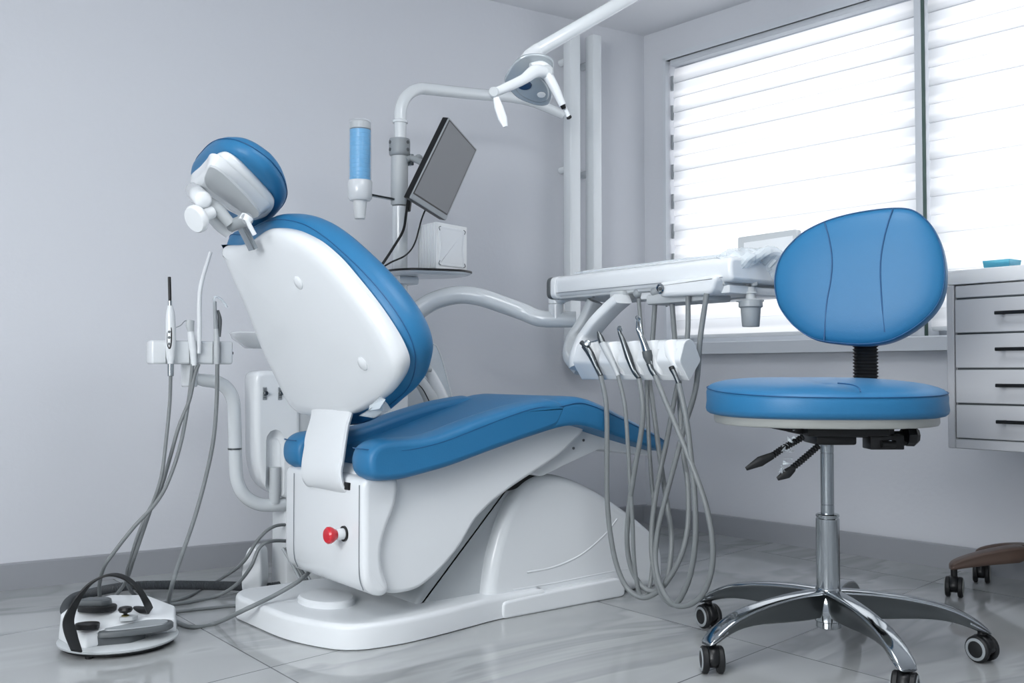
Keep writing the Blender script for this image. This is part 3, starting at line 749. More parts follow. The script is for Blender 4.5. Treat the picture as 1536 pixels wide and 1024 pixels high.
# back support bar and bellows
bx = SP(1305, 540, 2.36); bx.z = 0
bm = BD([SC+V((0, 0, .468))+rt*.03, SC+(bx-SC)*.6+V((0, 0, .468)), SC+(bx-SC)*1.0+V((0, 0, .476)), bx+aw*.035+V((0, 0, .52)), bx+aw*.035+V((0, 0, .60))], .05, .008, rt, n=5); obj('back_bar', bm, 'black', st)
bo = bx+aw*.03; wv = .0285
rings = []
zz = .555; i = 0
while zz < .672:
    k = 1.0 if i % 2 == 0 else .84
    rings.append([bo+rt*p.x*k+aw*p.y*k+V((0, 0, zz)) for p in ell(wv, .018, 24, 5)]); zz += .0040; i += 1
obj('bellows', loft(bmesh.new(), rings), 'black2', st, sharp=15)
# backrest pad
bc0 = SP(1290, 415, 2.275)
fn = camv(-math.sin(math.radians(32)), -math.cos(math.radians(32))); fn = (fn+V((0, 0, .10))).normalized()
fe = fn.cross(V((0, 0, 1))).normalized()*-1; fe = V((0, 0, 1)).cross(fn).normalized(); fu = fn.cross(fe).normalized()
def onS(px, py, d=0):
    q = at(px, py, p=bc0+fn*d, n=fn)-bc0; return V((q.dot(fe), q.dot(fu)))
fp = [(1161, 428), (1163, 405), (1170, 385), (1182, 368), (1205, 347), (1237, 331), (1270, 321), (1305, 314.5), (1340, 311), (1367, 313), (1385, 324), (1399, 340), (1410, 362), (1416, 385), (1418, 410), (1416, 432), (1410, 451), (1397, 470), (1377, 488), (1353, 503), (1328, 513), (1300, 516.5), (1279, 516.5), (1250, 514), (1223, 509.5), (1204, 500), (1188, 487), (1175, 471), (1166, 455)]
O = even(csm([onS(*p) for p in fp], 3), .007, 2)
L = [(-.062, .028), (-.060, .014), (-.054, .005), (-.045, .001), (-.020, -.0005), (-.006, .0), (0, .004), (.005, .014), (.009, .03), (.0125, .055), (.014, ('s', .45)), (.0145, ('s', .15))]
obj('backrest_pad', S(O, L, bc0, fe, fu, fn), 'blue', st, sharp=60)
pp = [bc0+fe*p.x+fu*p.y+fn*.0002 for p in inset(O, .0015)]; obj('seam_line', T(pp+[pp[0]], .0013, n=1, seg=6), 'bseam', st)
for ln in ([(1237, 334), (1244, 360), (1248, 390), (1246, 420), (1240, 455), (1236, 510)], [(1339, 313), (1329, 345), (1322, 380), (1320.5, 410), (1323, 455), (1327, 498)]):
    pts = []
    for i, p in enumerate(ln):
        d = (.006, .0138, .0152, .0152, .0140, .007)[i]; q = onS(*p, d=d); pts.append(bc0+fe*q.x+fu*q.y+fn*d)
    obj('seam_line', T(pts, .0016, n=6, seg=6), 'bseam', st)

# ================================================================ WOODEN-COVERED BASE AT RIGHT EDGE
WC = camv(1.379, 2.645)
wb = thing('rolling_stool_base', WC, 'brown wood covered star base on black casters at the right edge of the frame', 'stool base')
WA = [175, 247, 319, 31, 103]
starbase(wb, WC, .215, WA, 'wood', None, range(5), wood=True)
for k, a in enumerate(WA):
    d = camv(math.cos(math.radians(a)), math.sin(math.radians(a))); al = camv(math.cos(math.radians(28)), math.sin(math.radians(-28)))
    caster(wb, WC+d*.205, al, stem_top=.074, rimm='ring')
obj('gas_column', LA([(.012, .075), (.012, .30), (.010, .302), (0, .303)], WC), 'chrome', wb)

# ================================================================ CABINET + COUNTER
cu = 2.45
def onC(px, py): return at(px, py, u=cu)
ctl = onC(1422, 430); cbl = onC(1422, 672); zt2 = onC(1434, 428).z; zb2 = onC(1422, 671).z; vL = ctl.y; vR = .25
cab = thing('drawer_cabinet', (2.66, (vL+vR)/2, zb2), 'grey-white wall-hung drawer cabinet under the counter right of the stool', 'cabinet')
bm = B(((cu+2.9)/2-.012, (vL+vR)/2, (zt2+zb2)/2), (2.9-cu-.03, vL-vR, zt2-zb2), .002, 1); body = obj('cabinet_body', bm, 'cab', cab)
# front frame
fl = onC(1434, 500).y
bm = bmesh.new()
box(bm, (cu-.004, (vL+fl)/2, (zt2+zb2)/2), (.012, vL-fl, zt2-zb2), .002, 1)
zfb = onC(1434, 657).z; box(bm, (cu-.004, (fl+vR)/2, (zb2+zfb)/2), (.012, fl-vR, zfb-zb2), .002, 1)
obj('front_frame', bm, 'cab', cab)
ys = [449, 501, 553, 605, 657]
zs = [onC(1434, y).z for y in ys]
colw = .42
for ci in range(2):
    va = fl-.004-ci*(colw+.012); vb = va-colw
    bm = B((cu-.002, (va+vb)/2, (zt2+zs[0])/2), (.012, va-vb, zt2-zs[0]-.005), .0015, 1); obj('top_rail_panel', bm, 'cab', cab)
    for i in range(4):
        bm = B((cu-.004, (va+vb)/2, (zs[i]+zs[i+1])/2), (.016, va-vb, zs[i]-zs[i+1]-.0045), .0015, 1); d = obj('drawer', bm, 'cab', cab)
        hz = (zs[i]+zs[i+1])/2+.0035; hv = va-.112; hl = .16
        bm = B((cu-.034, hv-hl/2, hz), (.006, hl, .009), .002, 2)
        for e in (.012, hl-.012): box(bm, (cu-.022, hv-e, hz), (.022, .008, .008), .001, 1)
        obj('drawer_handle', bm, 'black', d)
bm = B((cu-.001, (fl+vR)/2, (zt2+zb2)/2), (.004, fl-vR-.01, zt2-zb2-.03)); obj('drawer_gap', bm, 'dgrey', cab)
wt = tag(B and obj('worktop', B(((cu-.02+2.93)/2, (vL-.0+vR)/2, zt2+.0195), (2.93-cu+.0, vL-vR+.004, .037), .004, 2), 'count'), 'pale stone worktop resting on the grey drawer cabinet', 'worktop')
# pale blue box on the worktop
pb = at(1503, 408, z=zt2+.038)
bxz = zt2+.038
Pq = [V((x, y)) for x, y in ((-.034, -.03), (.034, -.03), (.034, .03), (-.034, .03))]
bm = bmesh.new(); slab(bm, Pq, [(0, .004), (.030, -.002), (.030, .0), (.003, .006)], pb, YV, (-1, 0, 0), ZV); t = thing('small_box', pb, 'small translucent pale blue open box on the worktop by the blinds', 'box')
obj('box_shell', bm, 'bglass', t, sharp=20); obj('box_contents', B(pb+V((0, 0, .012)), (.042, .05, .014), .002, 1), 'bluecup', t)
# ================================================================ CUSPIDOR / SERVICE UNIT BEHIND THE CHAIR
UV = 2.60
un = thing('cuspidor_unit', (1.35, 2.62, 0), 'white dental service unit with pole behind the patient chair', 'dental unit')
def A(px, py, v=UV): return at(px, py, v=v)
# foot and body
bm = B((1.42, 2.62, .14), (.32, .22, .28), .02, 3); obj('floor_box', bm, 'white2', un)
bm = B((1.42, 2.62, .40), (.28, .24, .36), .03, 4); obj('unit_body', bm, 'white', un)
q1, q2 = A(405, 660, 2.50), A(433, 660, 2.50)
obj('lower_pillar', B(((A(406, 800, 2.61).x+1.40)/2, 2.56, .17), (1.40-A(406, 800, 2.61).x, .10, .34), .012, 2), 'white2', un)
# bottle compartment panel
pp = [(383, 562), (384, 690), (392, 722), (408, 738), (432, 748), (452, 748), (452, 575), (430, 556), (400, 555), (388, 556)]
O = [V((A(*p, v=2.50).x, A(*p, v=2.50).z)) for p in pp]
O = even(rpoly(O, [.02, .02, .02, .02, .01, .01, .01, .02, .02, .01]), .006, 3)
bmp = S(O, soft(2.50, 2.58, .014), (0, 0, 0), XV, ZV, YV); bpn = obj('bottle_panel', bmp, 'white', un, sharp=50)
c1, c2 = A(413, 660, 2.50), A(413, 760, 2.50)
cutb = bmesh.new(); cyl(cutb, (c1.x, 2.495, c1.z), (c1.x, 2.495, c2.z-.1), .027, 24); lathe(cutb, [(.0001, .03), (.015, .024), (.024, .012), (.027, 0), (.027, -.002)], (c1.x, 2.495, c1.z), (0, 0, 1), 24)
cut(bpn, cutb)
bo = V((c1.x+.004, 2.512, 0)); zb_, zt_ = c2.z+.005, c1.z+.004
bt = obj('water_bottle', LA([(0, zb_), (.015, zb_), (.0165, zb_+.006), (.0165, zt_-.02), (.012, zt_-.006), (.006, zt_), (0, zt_)], bo), 'clear', un)
obj('bottle_water', LA([(0, zb_+.003), (.0145, zb_+.003), (.0145, zb_+.10), (0, zb_+.10)], bo), 'lgrey', bt)
for p in ((397, 590), (420, 590)):
    q = A(*p, v=2.499); tg = obj('label_plate', B((q.x, 2.4985, q.z), (.012, .002, .034), .001, 1), 'grey', un)
    obj('toggle_valve', CY((q.x+.001, 2.499, q.z+.001), (q.x+.001, 2.488, q.z+.001), .0055, 14, be=.001), 'dsteel', un)
    for dz in (-.011, -.006, .008, .012): obj('printed_mark', B((q.x, 2.4972, q.z+dz), (.008, .0008, .002)), 'dgrey', un)
# hose box behind : second pale column seen right of panel
q = A(437, 600, 2.52); obj('side_panel', B((q.x+.045, 2.545, .47), (.10, .075, .34), .006, 2), 'lgrey', un)
# curved tube arm of the assistant holder
ap = [A(286, 548, 2.52), A(288, 566, 2.52), A(305, 570, 2.52), A(325, 573, 2.52), A(341, 583, 2.52), A(350, 603, 2.52), A(352, 640, 2.52), A(353, 690, 2.52), A(356, 722, 2.52), A(368, 744, 2.52), A(390, 756, 2.52), A(420, 757, 2.52), A(450, 752, 2.54)]
arm = obj('holder_arm', T(ap[1:], [.012, .0165]+[.0175]*(len(ap)-3), n=6, seg=18), 'tube', un)
bj = obj('arm_joint', CY(A(284, 580, 2.52), A(285, 545, 2.52), .020, be=.003, r2=.022), 'white', arm)
obj('joint_ring', CY(A(352.3, 671.5, 2.52), A(352.3, 674, 2.52), .0185, 20), 'dsteel', arm)
# assistant instrument bar
h0, h1 = A(224, 528, 2.50), A(346, 528, 2.50)
zt_, zb_ = A(285, 511, 2.50).z, A(285, 546, 2.50).z
hc = V(((h0.x+h1.x)/2, 2.505, (zt_+zb_)/2))
bm = box(bmesh.new(), hc, (h1.x-h0.x, .045, zt_-zb_), .006, 3); hb = obj('assistant_holder', bm, 'white', un, sharp=40)
cb = bmesh.new()
for px_ in (256, 291, 326):
    x = A(px_, 528, 2.48).x; cyl(cb, (x, 2.478, zt_+.02), (x, 2.478, zb_-.02), .0125, 20)
cut(hb, cb)
obj('holder_pin', CY(h1+V((-.004, .02, -.002)), h1+V((.014, .02, -.002)), .004, 12), 'black', hb)
# ceramic bowl parts : shelf seen left of the backrest, bowl and screen seen right of it
bm = LA([(.0, 0), (.05, .0), (.062, .010), (.085, .026), (.092, .040), (.088, .044), (.082, .040), (.0, .034)], V((A(372, 515, 2.62).x+.045, 2.62, A(372, 522, 2.62).z)), seg=40)
obj('tray_dish', bm, 'white', un)
gb = A(604, 612, 2.55)
bm = LA([(.0, -.06), (.03, -.058), (.07, -.03), (.095, .01), (.100, .03), (.097, .031), (.09, .01), (.06, -.02), (.0, -.045)], V((gb.x-.075, 2.60, gb.z)), seg=40); obj('spittoon_bowl', bm, 'green', un)
sh = [A(596, 508, 2.66), A(648, 513, 2.66), A(660, 535, 2.66), A(679, 600, 2.66)]
O = [V((q.x, q.z)) for q in [A(600, 510, 2.66), A(650, 514, 2.66), A(657, 520, 2.66), A(668, 552, 2.66), A(682, 610, 2.66), (A(600, 610, 2.66))]]
bm = S(even(rpoly(O, .012), .008, 1), [(2.66, .002), (2.661, 0), (2.663, 0), (2.664, .002)], (0, 0, 0), XV, ZV, YV); scn = obj('splash_screen', bm, 'film', un)
rim = [A(600, 510, 2.655), A(640, 513, 2.655), A(650, 515, 2.655), A(657, 522, 2.655), A(666, 548, 2.655), A(681, 606, 2.655)]
obj('screen_rim', T(rim, .0022, n=5, seg=8), 'white', scn)
bm = T([A(630, 540, 2.58), A(645, 560, 2.58), A(660, 590, 2.58), A(668, 615, 2.58)], [.012, .018, .022, .026], n=4, asp=.6); obj('bowl_shroud', bm, 'white', un)
bm = T([A(618, 560, 2.56), A(632, 575, 2.56), A(646, 598, 2.56), A(652, 615, 2.56)], [.014, .02, .024, .028], n=4, asp=.6); obj('bowl_shroud', bm, 'lgrey', un)
obj('dark_edge', T([A(621, 571, 2.53), A(633, 582, 2.53), A(642, 598, 2.53), A(648, 612, 2.53)], .0018, n=4, seg=8), 'black', un)
bm = CY(A(600, 553, 2.55), A(646, 552.5, 2.55), .0115, 20, be=.002); obj('bowl_faucet', bm, 'lgrey', un)
# ---- pole and lamp arm
PV = 2.62; PXC = A(600, 300, PV).x
def ZP(py): return at(600, py, v=PV).z
pr = .0235
bm = LA([(pr, .45), (pr, ZP(310)-.0), (.0, ZP(310))], V((PXC, PV, 0)), seg=28)
lathe(bm, [(.030, ZP(460)), (.027, ZP(452)), (.0265, ZP(444)), (.0245, ZP(440))], V((PXC, PV, 0)))
lathe(bm, [(.032, ZP(470)), (.030, ZP(452))], V((PXC, PV, 0)))
pole = obj('pole', bm, 'tube', un)
obj('pole_sleeve', LA([(.0235, ZP(308)), (.0262, ZP(306)), (.0262, ZP(233)), (.022, ZP(232))], V((PXC-.002, PV, 0)), seg=32), 'lgrey', un)
cl = obj('pole_clamp', LA([(.026, ZP(235)), (.031, ZP(233)), (.0325, ZP(230)), (.0325, ZP(212)), (.031, ZP(209)), (.024, ZP(208))], V((PXC-.002, PV, 0)), seg=32), 'grey', un)
for sx_, py in ((-1, 215), (-1, 226), (1, 215), (1, 226)):
    q = V((PXC-.002+sx_*.024*.79+.0, PV-.016-(0.012 if sx_ > 0 else -.012), ZP(py))); dq = V((sx_*.8, -.6, 0)).normalized()
    c = V((PXC-.002, PV, ZP(py)))+ (camv(sx_*.83, -.55)).normalized()*.031
    obj('clamp_screw', LA([(.0055, 0), (.0055, .003), (.0, .003)], c, (c-V((PXC-.002, PV, c.z)))), 'dgrey', cl)
zar = A(690, 144, PV).z
ptop = ZP(232)
pts = [V((PXC, PV, ptop-.01)), V((PXC, PV, ZP(200))), V((PXC, PV, ZP(172)))]
Hd = (A(842, 156, 2.60)-V((PXC, PV, zar))); Hd.z = 0; Hd = Hd.normalized()
cz = ZP(172); rr_ = zar-cz
for k in range(1, 7):
    a_ = math.pi/2*k/6; pts.append(V((PXC, PV, cz+rr_*math.sin(a_)))+Hd*rr_*(1-math.cos(a_)))
end = A(843, 155, 2.60); pts += [pts[-1].lerp(end, .3), pts[-1].lerp(end, .7), end]
rl = [.0185]*len(pts); rl[-1] = .016; rl[-2] = .0175
pts[-1].z = zar+.003
obj('upper_arm', T(pts, rl, n=4, seg=20), 'tube', un)
obj('pole_collar', LA([(.0235, ZP(184)-.001), (.0235, ZP(181)), (.021, ZP(180))], V((PXC, PV, 0))), 'tube', un)
# small shelf round the pole with a black edge
sc_ = A(640, 408, 2.60); O = rpoly([(PXC-.06, 2.56), (PXC-.03, 2.50), (PXC+.12, 2.45), (PXC+.19, 2.49), (PXC+.19, 2.58), (PXC+.11, 2.68), (PXC-.05, 2.68)], .03)
O = even(O, .008, 2); zsh = A(640, 409, 2.55).z
sf = obj('pole_shelf', S(O, [(-.010, .030), (-.006, .012), (-.002, .004), (.0, .003)], V((0, 0, zsh)), XV, YV, ZV), 'white', un)
obj('shelf_edge', S(O, [(0, .002), (.001, 0), (.006, 0), (.007, .002)], V((0, 0, zsh)), XV, YV, ZV), 'black', sf)
obj('shelf_bracket', B((PXC+.01, 2.61, zsh-.022), (.07, .06, .026), .006, 2), 'white', sf)
# support arm towards the instrument tray
aw0 = [(606, 484, 2.62), (622, 470, 2.60), (645, 454, 2.57), (670, 445, 2.53), (695, 442, 2.49), (722, 446, 2.45), (755, 457, 2.41), (785, 468, 2.37), (808, 477, 2.33), (835, 479, 2.29), (864, 479, 2.25)]
ap = [at(p[0], p[1], v=p[2]) for p in aw0]
obj('delivery_arm', T(ap, [.029, .029, .0285, .028, .0275, .027, .0265, .026, .0255, .0245, .0240], n=5, seg=22), 'tube', un, sharp=60)

# ---- cup dispenser on the pole
dv = 2.60
dc = at(540, 290, v=dv)
cup = thing('cup_dispenser', V((dc.x, dv, at(540, 330, v=dv).z)), 'clear tube dispenser of light blue cups clamped to the white pole', 'cup dispenser')
o = V((dc.x, dv, 0)); ZD = lambda y: at(540, y, v=dv).z
rD = .0355*.98
obj('tube_cover', LA([(rD, ZD(272)), (rD, ZD(183)), (rD*.96, ZD(180.5)), (.0, ZD(180)), (.0, ZD(181)), (rD*.93, ZD(182)), (rD*.95, ZD(272))], o, seg=40), 'clear', cup)
bm = bmesh.new()
prof = [(0, ZD(272))]
zc0, zc1 = ZD(272), ZD(195); nn = 12
for i in range(nn):
    a = zc0+(zc1-zc0)*i/nn; b = zc0+(zc1-zc0)*(i+.93)/nn; prof += [(rD*.86, a), (rD*.90, b-.0004), (rD*.88, b)]
prof.append((0, zc1)); obj('cup_stack', LA(prof, o, seg=36), 'bluecup', cup)
obj('top_cap', LA([(rD*.90, ZD(194)), (rD*.90, ZD(184)), (rD*.7, ZD(182)), (0, ZD(181.5))], o, seg=36), 'lgrey', cup)
obj('collar', LA([(rD*.6, ZD(301)), (rD*.85, ZD(301)), (rD*1.02, ZD(297)), (rD*1.04, ZD(273)), (rD*.98, ZD(271)), (rD*.7, ZD(271))], o, seg=36), 'white', cup)
obj('protruding_cup', LA([(.0, ZD(328)), (rD*.44, ZD(328)), (rD*.46, ZD(327)), (rD*.60, ZD(299)), (.0, ZD(299))], o, seg=30), 'paper', cup)
bm = bmesh.new(); q1 = at(560, 293, v=dv); q2 = V((PXC-.02, PV-.005, q1.z-.002)); band(bm, [q1-V((.01, 0, 0)), q2], .008, .012, (0, 0, 1)); obj('mount_bar', bm, 'alu', cup)

# ---- monitor on the pole
mt = thing('monitor', at(660, 250, v=2.52), 'black flat monitor tilted sideways on the white pole', 'monitor')
C0 = [at(604, 291, v=2.60), at(669, 330, v=2.44), at(715, 226, v=2.44), at(664, 172, v=2.60)]
# screen plane : corners of the front face
F0, F1, F2, F3 = at(614, 297, v=2.43), at(669, 331, v=2.52), at(715, 224, v=2.52), at(674, 176, v=2.43)
ex_ = ((F1-F0)+(F2-F3)).normalized(); ey_ = ((F3-F0)+(F2-F1)).normalized(); ez_ = ex_.cross(ey_).normalized(); ey_ = ez_.cross(ex_)
mc = (F0+F1+F2+F3)/4
if ez_.dot(EYE-mc) < 0: ez_ = -ez_
def P2(q): d = q-mc; return V((d.dot(ex_), d.dot(ey_)))
def sc4(kx, ky, sy=0): return [V((P2(q).x*kx, P2(q).y*ky+sy)) for q in (F0, F1, F2, F3)]
mb = obj('monitor_case', S(rpoly(sc4(1, 1), .004), [(-.024, .003), (-.021, 0), (-.003, 0), (-.002, .001)], mc, ex_, ey_, ez_), 'black', mt, sharp=35)
obj('front_bezel', S(rpoly(sc4(.995, .995), .004), [(-.003, 0), (.000, .0), (.001, .001)], mc, ex_, ey_, ez_), 'grey', mt)
obj('inner_frame', S(sc4(.95, .92, .006), [(-.001, 0), (.0016, .0)], mc, ex_, ey_, ez_), 'black', mt)
obj('screen', S(sc4(.91, .89, .006), [(-.001, 0), (.0022, 0)], mc, ex_, ey_, ez_), 'screen', mt)
bk = mc-ez_*.024
obj('back_bulge', S(rpoly([(-.07, -.06), (.07, -.06), (.07, .06), (-.07, .06)], .02), [(-.001, 0), (-.012, .004), (-.015, .012)], bk, ex_, ey_, ez_), 'black', mt)
pj = V((PXC, PV, at(610, 240, v=2.6).z))
obj('mount_arm', T([pj+camv(.02, -.01), at(620, 238, v=2.59), bk-ez_*.012], .010, n=4), 'grey', mt)
obj('mount_ball', LA([(0, -.014), (.009, -.011), (.014, -.003), (.014, .003), (.009, .011), (0, .014)], at(628, 238, v=2.585), camv(1, 0)), 'grey', mt)
obj('mount_plate', B(at(616, 240, v=2.60), (.012, .02, .035), .002, 2), 'alu', mt)
cbp = [at(612, 303, v=2.60), at(609, 322, v=2.58), at(605, 345, v=2.57), at(592, 368, v=2.56), at(575, 394, v=2.55), at(563, 410, v=2.55), at(556, 430, v=2.56)]
cb_ = obj('power_cable', T(cbp, .0042, n=6, seg=8), 'black2', mt)
obj('cable_plug', T([at(614, 300, v=2.595), at(612, 316, v=2.59)], .0085, smooth=False, seg=8), 'black', cb_)
cbp = [at(640, 310, v=2.56), at(632, 330, v=2.56), at(622, 365, v=2.56), at(608, 383, v=2.56), at(585, 394, v=2.55), at(568, 407, v=2.55), at(558, 430, v=2.56)]
obj('signal_cable', T(cbp, .0026, n=6, seg=8), 'black2', mt)

# ---- tissue carton with wavy end on the shelf
zc_ = zsh+.0075
a0, a1, a2 = at(628, 402, v=2.60), at(650, 404, v=2.50), at(700, 404, v=2.545)
ta = V((at(627, 403, v=2.58).x, 2.58, zc_)); 
cr = V((at(654, 404, v=2.48).x, 2.48, zc_)); rgt = V((at(700, 404, v=2.52).x, 2.52, zc_))
ht = at(680, 337, v=2.50).z-zc_
tb = thing('glove_carton', V(((ta.x+rgt.x)/2, 2.53, zc_)), 'white ribbed carton standing on the small pole shelf', 'box')
e1 = (rgt-cr); e2 = (ta-cr); w1, w2 = e1.length, e2.length; e1n, e2n = e1.normalized(), e2.normalized()
O = [V((0, 0)), V((w1, 0)), V((w1, w2)), V((0, w2))]
obj('carton_body', S(O, [(0, .001), (.001, 0), (ht-.001, 0), (ht, .001)], cr, e1n, e2n, ZV), 'paper', tb, sharp=30)
for k in range(9):
    p = cr+e2n*(w2*(.12+.76*k/8)); obj('side_rib', T([p+V((0, 0, .004)), p+V((0, 0, ht-.003))], .0022, smooth=False, seg=6), 'white2', tb)
fn_ = e1n.cross(ZV); fn_ = fn_ if fn_.dot(EYE-cr) > 0 else -fn_
cen_ = cr+e1n*w1/2+V((0, 0, ht/2))
O = []
for k in range(48):
    a = 2*math.pi*k/48; x = math.cos(a); y = math.sin(a); m_ = max(abs(x), abs(y)); x /= m_; y /= m_
    s_ = 1-.10*(1-abs(abs(x)-abs(y))) ** 0*0; O.append(V((x*w1*.42, y*ht*.42)))
O2_ = even(rpoly([(-w1*.40, -ht*.43), (w1*.40, -ht*.43), (w1*.43, -ht*.40), (w1*.38, 0), (w1*.43, ht*.40), (w1*.40, ht*.43), (-w1*.40, ht*.43), (-w1*.43, ht*.40), (-w1*.38, 0), (-w1*.43, -ht*.40)], .003), .003, 1)
obj('front_panel', S(O2_, [(0, 0), (.002, .001), (.003, .004), (.0015, .008)], cen_, e1n, ZV, fn_), 'white2', tb)
for sx_ in (-1, 1):
    for sy_ in (-1, 1):
        c = cen_+e1n*sx_*w1*.40+V((0, 0, sy_*ht*.41))+fn_*.003
        obj('corner_hook', T([c+V((0, 0, -sy_*.012)), c+e1n*sx_*.004+V((0, 0, -sy_*.003)), c-e1n*sx_*.004+V((0, 0, sy_*.001))], .0012, n=4, seg=6), 'dgrey', tb)

# ================================================================ OPERATING LAMP
LV = 2.00
def Lp(px, py, v=LV): return at(px, py, v=v)
lc = Lp(795, 120)
lm = thing('dental_lamp', lc, 'white dental operating lamp head with two grip handles on a ceiling tube', 'lamp')
t1 = Lp(805, 77, 2.02); t2 = at(945, -4, v=1.92); td = (t2-t1).normalized(); tk = (CEIL-t2.z)/td.z; t3 = t2+td*tk
obj('ceiling_tube', T([t1, t2, t3], .0185, smooth=False, seg=22), 'tube', lm)
obj('ceiling_flange', LA([(.05, 0), (.05, -.010), (.03, -.018), (0, -.018)], V((t3.x, t3.y, CEIL))), 'white', lm)
obj('swivel_joint', T([t1+td*.012, t1, Lp(793, 84, 2.02), Lp(784, 92, 2.01)], [.0185, .0195, .017, .012], n=4, seg=18), 'white', lm, sharp=60)
# head : glassy shell, outline on a plane facing down-left
ln = V((-.35, -.55, -.76)).normalized(); lx = V(ZV).cross(ln).normalized(); ly = ln.cross(lx).normalized()
def onLp(px, py, d=0): q = at(px, py, p=lc+ln*d, n=ln)-lc; return V((q.dot(lx), q.dot(ly)))
ho = [(757, 124), (757, 116), (763, 105), (772, 92), (784, 83), (800, 80), (818, 82), (829, 88), (831, 95), (828, 110), (828, 130), (828, 146), (822, 156), (810, 158), (794, 154), (776, 146), (766, 136)]
O = even(csm([onLp(*p) for p in ho], 4), .005, 2)
obj('lamp_shell', S(O, [(-.030, ('s', .35)), (-.026, ('s', .6)), (-.016, ('s', .85)), (-.006, .003), (.0, 0), (.004, .001), (.006, .004)], lc, lx, ly, ln), 'lampglass', lm, sharp=60)
O = even(csm([onLp(*p, d=.006) for p in [(772, 130), (776, 118), (786, 110), (798, 110), (812, 118), (822, 130), (824, 144), (818, 152), (804, 153), (788, 147), (777, 139)]], 4), .004, 1)
fc = obj('face_glass', S(O, [(.004, 0), (.008, .001), (.010, .004)], lc, lx, ly, ln), 'lampglass', lm, sharp=50)
lp_ = onLp(787, 128, .01); obj('reflector_lens', S(ell(.020, .014, 24), [(.009, 0), (.013, .002), (.014, .006)], lc+lx*lp_.x+ly*lp_.y, lx, ly, ln), 'lens', fc)
lp_ = onLp(812, 142, .01); obj('lamp_socket', S(ell(.012, .009, 20), [(.009, 0), (.014, .002), (.015, .005)], lc+lx*lp_.x+ly*lp_.y, lx, ly, ln), 'white', fc)
# white bracket bar across and end joints
f_ = 1.94
br = obj('bracket_bar', T([Lp(744, 138, f_), Lp(760, 131, f_), Lp(785, 119, f_), Lp(802, 107, f_), Lp(818, 108, f_)], [.0105, .012, .013, .017, .015], n=5, seg=18, asp=.8), 'white', lm, sharp=60)
obj('bracket_yoke', T([Lp(796, 100, 1.96), Lp(812, 98, 1.95), Lp(824, 104, 1.94)], [.010, .012, .010], n=4), 'white', lm)
vd = (EYE-Lp(800, 120)).normalized()
obj('end_joint', LA([(.013, -.012), (.013, .008), (.010, .011), (0, .011)], Lp(741, 139, f_), (V((-.6, -.7, -.1)))), 'lgrey', br)
obj('end_joint', LA([(.017, -.014), (.017, .008), (.013, .012), (0, .012)], Lp(820, 108, f_), (V((-.5, -.8, -.1)))), 'lgrey', br)
obj('grip_handle', T([Lp(744, 146, 1.935), Lp(748, 160, 1.93), Lp(754, 178, 1.925), Lp(758, 190, 1.92)], [.0075, .0115, .0115, .006], n=4, asp=.5, up=lx), 'white', lm, sharp=60)
hd = obj('grip_handle', T([Lp(821, 112, f_), Lp(832, 132, f_-.01), Lp(844, 158, f_-.02)], [.0135, .0125, .0095], n=4, seg=16), 'white', lm, sharp=60)
obj('handle_tip', T([Lp(843, 155, 1.92), Lp(846, 163, 1.92)], [.008, .006], smooth=False), 'black', hd)
obj('switch_stem', T([Lp(846, 160, 1.925), Lp(853, 175, 1.92)], .006, smooth=False), 'white', hd)
obj('switch_tip', LA([(.0055, 0), (.007, .003), (.007, .007), (.004, .009), (0, .009)], Lp(852.5, 173.5, 1.92), Lp(856, 182, 1.92)-Lp(852, 173, 1.92)), 'black', hd)
# ================================================================ INSTRUMENT TRAY UNIT
TU = 1.84
tl, tr = at(838, 447, u=TU), at(1094, 420, u=TU)
zb_ = .808; zt_ = .872; vA = at(826, 440, u=TU).y; vB = at(1096, 405, u=TU).y
tr_ = thing('instrument_tray', (2.0, (vA+vB)/2, zb_), 'white overhanging dentist instrument tray unit on its curved white arm', 'instrument tray')
# body: section in (u, z) along v
def vprism(sec, v0, v1, r=.004, bm=None):
    return slab(bm or bmesh.new(), [V((p[0], p[1])) for p in sec], soft(v0, v1, r, 3), (0, 0, 0), XV, ZV, YV)
sec = even(rpoly([(TU+.006, zb_+.004), (TU, zb_+.018), (TU-.002, zt_-.010), (TU+.010, zt_), (TU+.30, zt_+.002), (TU+.31, zt_-.01), (TU+.30, zb_+.012), (TU+.25, zb_+.004)], .008), .005, 1)
body = obj('tray_body', vprism(sec, vB, vA, .010), 'white', tr_, sharp=40)
obj('body_seam', B((TU-.0015, (vA+vB)/2, zb_+.0145), (.003, vA-vB-.05, .0012)), 'seam', tr_)
obj('lower_lip', vprism(even(rpoly([(TU+.012, zb_-.004), (TU+.010, zb_+.006), (TU+.28, zb_+.006), (TU+.27, zb_-.004)], .004), .006, 0), vB+.03, vA-.02, .003), 'lgrey', tr_)
# rounded end caps at the far (left) end
sec2 = even(rpoly([(TU-.008, zb_-.002), (TU-.008, zt_-.002), (TU+.31, zt_), (TU+.31, zb_)], .016), .006, 1)
obj('end_cap', vprism(sec2, vA-.006, vA+.012, .006), 'dgrey', tr_)
obj('end_cap', vprism(sec2, vA-.028, vA-.006, .004), 'white', tr_)
# raised working top and clear mat
sec3 = even(rpoly([(TU+.03, zt_), (TU+.035, zt_+.012), (TU+.27, zt_+.012), (TU+.275, zt_)], .004), .006, 0)
obj('work_surface', vprism(sec3, vB+.04, vA-.10, .003), 'white', tr_)
obj('film_edge', T([V((TU+.01, vB+.02, zt_+.003)), V((TU+.008, vB+.15, zt_+.006)), V((TU+.008, vB+.33, zt_+.004)), V((TU+.01, vA-.10, zt_+.003))], .0022, n=6, seg=8), 'film', tr_)
